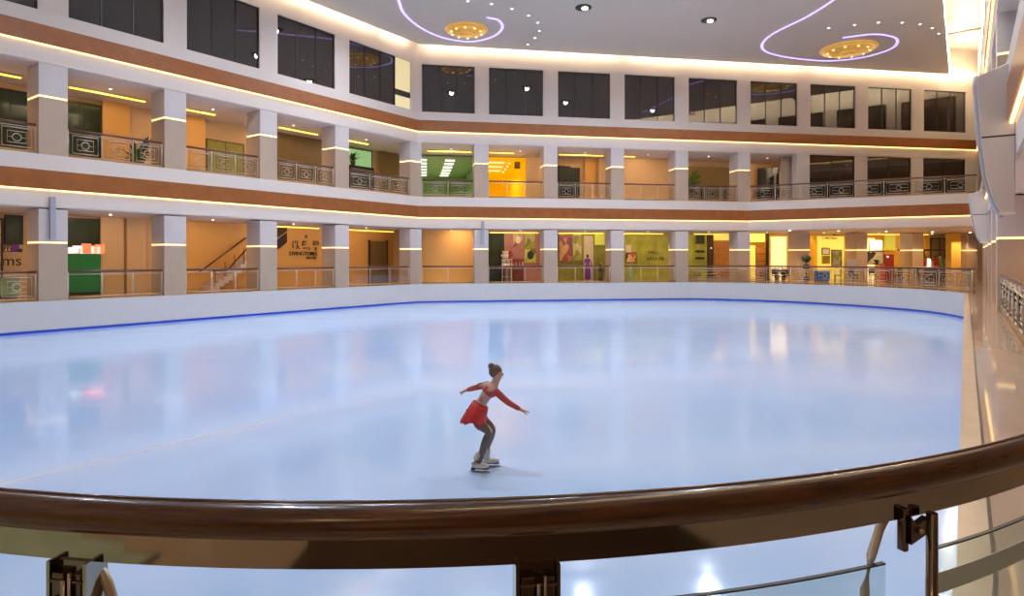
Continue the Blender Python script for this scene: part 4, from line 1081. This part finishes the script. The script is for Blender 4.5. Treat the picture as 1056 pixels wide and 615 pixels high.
def fingers(side, px, py, dy, dx, sl):
    for k, l in enumerate((3.6,4.6,5.0,4.4)):
        off = (k-1.5)*.018
        a = f'f{side}{k}'
        J[a+'a'] = (W(px+dx*l*.45, py+sl*l*.45+.2*k-.3, dy+off), .0085); J[a+'b'] = (W(px+dx*l*1.0, py+sl*l*1.0+.25*k+.3, dy+off*1.3), .007)
        E_.extend([('pa'+side, a+'a'), (a+'a', a+'b')])
    J[f't{side}a'] = (W(px+dx*.3, py+1.6, dy-.03), .009); J[f't{side}b'] = (W(px+dx*2.2, py+2.8, dy-.04), .0075)
    E_.extend([('pa'+side, f't{side}a'), (f't{side}a', f't{side}b')])
fingers('F', 541, 423.3, -.05, 1, .12); fingers('B', 475.6, 408.3, .26, -.8, .2)
skater = skin_obj('person', J, E_, 'skin', None, 2)
skater.location = SK
tag(skater, 'figure skater in red skirted outfit gliding with bent knees and arms spread on the ice', 'person')
def sub(keys, grow, name, m, extra=None, mod=None):
    jj = {}
    for k in keys:
        p, r = J[k]; g = grow
        rr = (r[0]+g, r[1]+g) if isinstance(r, tuple) else r+g
        if mod and k in mod: p = mod[k]
        jj[k] = (p, rr)
    if extra: jj.update(extra)
    ee = [(a,b) for a,b in E_ if a in jj and b in jj]
    return jj, ee
jj, ee = sub(['upchest','chest','neck','shF','elF','wrF','shB','elB','wrB'], .009, 'top', 'topred')
jj = {k: v for k, v in jj.items() if k != 'neck'}; ee = [(a,b) for a,b in ee if 'neck' not in (a,b)]
jj['chest'] = (J['chest'][0].lerp(J['waist'][0], .25)+Vector((.016,0,0)), (.116,.104)); jj['upchest'] = (J['upchest'][0], (.104,.092))
skin_obj('long_sleeved_top', jj, ee, 'topred', skater)
for sd in ('N','F'):
    ks = ['hip'+sd,'th'+sd,'kn'+sd,'ca'+sd,'an'+sd,'he'+sd]
    jj, ee = sub(ks, .005, 'tights', 'tights'); skin_obj('tights_leg', jj, ee, 'tights', skater)
    jj = {'hip'+sd: (J['hip'+sd][0], .095), 'th'+sd: (J['th'+sd][0].lerp(J['kn'+sd][0],.12), .079)}
    jj['pelvis'] = (J['pelvis'][0], (.112,.108))
    skin_obj('shorts_leg', jj, [('pelvis','hip'+sd),('hip'+sd,'th'+sd)], 'dressred', skater)
# skirt: flared, wavy hem, tilted with the torso
axis = (J['pelvis'][0]-J['waist'][0]).normalized(); side = Vector((0,1,0)); fwd = axis.cross(side).normalized()
b0 = J['waist'][0].lerp(J['pelvis'][0], .12)-SK
sv = MB(); N_ = 40; rings = 8; vs = []; fs = []
for i in range(rings+1):
    u = i/rings
    for k in range(N_):
        a = 2*PI*k/N_; rad = .106+.044*u**.8+.007*u*math.sin(a*9)
        back = max(0, -math.cos(a))
        c = b0+axis*(.25*u+.012*u*math.cos(a*9+.5)+.06*u*back-.05*u*(1-back)*u)+Vector((0,0,-.02*u))
        vs.append(c+fwd*math.cos(a)*rad*1.0+side*math.sin(a)*(rad*.95+.055*min(1,u*2)))
for i in range(rings):
    for k in range(N_): fs.append((i*N_+k, i*N_+(k+1)%N_, (i+1)*N_+(k+1)%N_, (i+1)*N_+k))
sv.add(vs, fs); sv.smooth = True
so = sv.build('skirt', 'dressred', skater); sm_ = so.modifiers.new('thick','SOLIDIFY'); sm_.thickness = .006
MB().tube([b0+fwd*math.cos(a*PI/12)*.082+side*math.sin(a*PI/12)*.080 for a in range(24)], .012, 6, closed=True).build('waistband','dressred',skater)
bc_ = J['chest'][0].lerp(J['upchest'][0], .35)-SK+Vector((.012,-.0,-.004))
MB().ball(bc_, .108, 12, (.93,1.06,.86)).build('bodice','topred',skater)
# back straps and waist lace
MB().tube([J['chest'][0]-SK+Vector((-.06,-.06,-.02)), J['waist'][0]-SK+Vector((-.02,-.085,.05)), J['waist'][0]-SK+Vector((.05,-.06,.02))], .008, 5).build('strap','topred',skater)
# hair with bun, ears
hc = J['cran'][0]-SK
hm = MB().ball(hc+Vector((-.028,.003,.018)), .091, 12, (.98,.92,1.0))
hm.build('hair','hair',skater)
MB().ball(W(506.6,377.8,0)-SK, .045, 10).build('hair_bun','hair',skater)
for q in (-1,1): MB().ball(hc+Vector((.018,q*.084,-.035)), .017, 6, (.8,.5,1.3)).build('ear','skin',skater)
for q in (-1,1): MB().ball(J['jaw'][0]-SK+Vector((.068,q*.026,.045)), .007, 6).build('eye','black',skater)
MB().ball(J['jaw'][0]-SK+Vector((.066,0,-.008)), .012, 6, (.5,1.4,.4)).build('mouth','pink',skater)
def skate(ank, hx, hz_y, toe_dx, parent, tilt):
    r = empty('ice_skate'); r.parent = parent; base = Vector((ank[0].x-.045*hx, ank[0].y, ICE))-SK
    r.location = base; r.rotation_euler = (0, 0, tilt)
    MB().tube([(-.0+.035*(hx>0),0,.25),(-.015,0,.17),(-.03,0,.11)], [.046,.047,.05], 12).build('boot_shaft','skatewhite',r)
    b = MB().ball((.045,0,.085), .05, 10, (2.35,.85,.82)); b.build('boot','skatewhite',r)
    MB().box(-.075,.155,-.03,.03,.042,.058).build('sole','darkbrown',r,bevel=.006)
    MB().box(-.075,-.02,-.026,.026,.022,.045).build('heel','darkbrown',r,bevel=.004)
    MB().box(-.10,.175,-.003,.003,0.0,.022).box(-.06,-.045,-.004,.004,.02,.045).box(.10,.12,-.004,.004,.02,.045).build('blade','blade',r)
    lc = MB()
    for k in range(4): lc.tube([(.02+.012*k,-.03,.155-.02*k),(.025+.012*k,.03,.155-.02*k)], .004, 5)
    lc.build('laces','cream',r)
skate(J['anN'], 1, 0, 1, skater, -.12); skate(J['anF'], -.3, 0, 1, skater, .12)

# ---------------------------------------------------------------- lights
def light(kind, name, loc, e, col, **kw):
    d = bpy.data.lights.new(name, kind); d.energy = e; d.color = col
    for k, v in kw.items(): setattr(d, k, v)
    o = bpy.data.objects.new(name, d); o.location = loc; COL.objects.link(o); return o
COOL = (.86,.95,1.13); WARM = (1,.66,.34)
def hall(p, e):
    l = light('SPOT', 'hall_spot', (p[0],p[1],Z_CEIL-.12), e, COOL, spot_size=math.radians(164), spot_blend=.9, shadow_soft_size=.16); return l
def wash(F, x, t, z, e, col=WARM):  # warm fill spot added to brighten a gallery bay
    l = light('SPOT', 'bay_fill_spot', F.p3(x, t, z), e, col, spot_size=math.radians(158), spot_blend=.5, shadow_soft_size=.08)
    d = Vector((F.n.x*.45, F.n.y*.45, -1)); l.rotation_euler = d.to_track_quat('-Z','Y').to_euler(); return l
HALL = 3050
hp = [on_ceil(601.7,7.4), on_ceil(731,20.5)]
for a_, o_ in [(24,-19),(30,-11),(35,-4),(22,-24),(20,-12),(14,-22),(12,-14),(18,-4),(4,-20),(4,-10)]:  # out-of-frame spots added to light the hall
    e_ = Vector((.584,.812)); q_ = Vector((.812,-.584)); p = e_*a_+q_*o_; hp.append(Vector((p.x,p.y,Z_CEIL)))
for i, p in enumerate(hp):
    hall(p, HALL)
    if i > 1: downlight(Vector((p.x,p.y,Z_CEIL)), .42, f'added unseen ceiling spotlight above the near ice, {ORD[i-2]} of its rows', 'added spotlights near', 0, True)
for k in range(8):
    xm = (LBAY[k][0]+LBAY[k][1])/2+.4
    for z, e in ((Z_OPEN1, 34),(Z_OPEN2, 34)):
        wash(LF, xm, 1.8, z-.10, e*4.6)
for k in range(9):
    xm = (.3+1.8+4.61*k if k else 2.0)+.3
    for z, e in ((Z_OPEN1, 45),(Z_OPEN2, 36)):
        wash(BF, xm if k or z > 4 else 2.9, 1.8 if k or z > 4 else 1.0, z-.10, e*(6 if k >= 5 and z < 4 else 2.6 if k == 0 and z < 4 else 4.2), WARM if z > 4 or k < 5 else (1,.62,.22))
for k in range(8):
    wash(RF, 10+5.2*k, 1.8, Z_OPEN1-.10, 200)
for k in range(5):  # downlights added under the balcony to brighten the terrace columns
    q_ = BF.p3(25.0+3.7*k, -1.6 if k < 4 else -1.0, Z_OPEN1-.045)
    r = empty('added_downlight', Matrix.Translation(q_)); MB().lathe([(.09,0),(.13,-.005),(.13,-.02),(.09,-.025)],12).build('trim_ring','whitep',r); MB().ball((0,0,-.02),.08,6,(1,1,.5)).build('bulb','lamp',r)
    tag(r, f'added round fill light under the angled balcony over the cafe terrace, {ORD[k]} from the left', 'ceiling light', 'added terrace fill lights')
    light('SPOT','terrace_fill_spot', q_-Vector((0,0,.08)), 330, (1,.68,.34), shadow_soft_size=.1, spot_size=math.radians(130), spot_blend=.5)
for t_ in (3,8): light('SPOT','shop_spot', BF.p3((G0-2.5+gm)/2, T+t_, Z_OPEN2-.3), 420, (.9,1,.7), shadow_soft_size=.1, spot_size=math.radians(140))
light('SPOT','shop_spot', BF.p3((gm+BF.xl(544,T))/2, T+5, Z_OPEN2-.3), 300, (1,.8,.3), shadow_soft_size=.1, spot_size=math.radians(140))
# lamp over the viewer's own walkway
light('POINT','walkway_lamp', (-1.5,-2.2,3.4), 25, WARM, shadow_soft_size=.2)
w = bpy.data.worlds.new('world'); S.world = w; w.use_nodes = True
w.node_tree.nodes['Background'].inputs['Color'].default_value = (.5,.48,.5,1); w.node_tree.nodes['Background'].inputs['Strength'].default_value = .4

# ---------------------------------------------------------------- camera
cam = bpy.data.cameras.new('camera'); co = bpy.data.objects.new('camera', cam); COL.objects.link(co)
co.location = (0,0,EYE); co.rotation_euler = (PI/2,0,0)
cam.sensor_width = 36; cam.lens = 36*FPX/1056; cam.shift_y = -(307.5-HZ)/1056; cam.clip_start = .05; cam.clip_end = 300
S.camera = co
S.view_settings.view_transform = 'Standard'; S.view_settings.look = 'None'; S.view_settings.exposure = 0; S.view_settings.gamma = 1
S.view_settings.use_curve_mapping = False
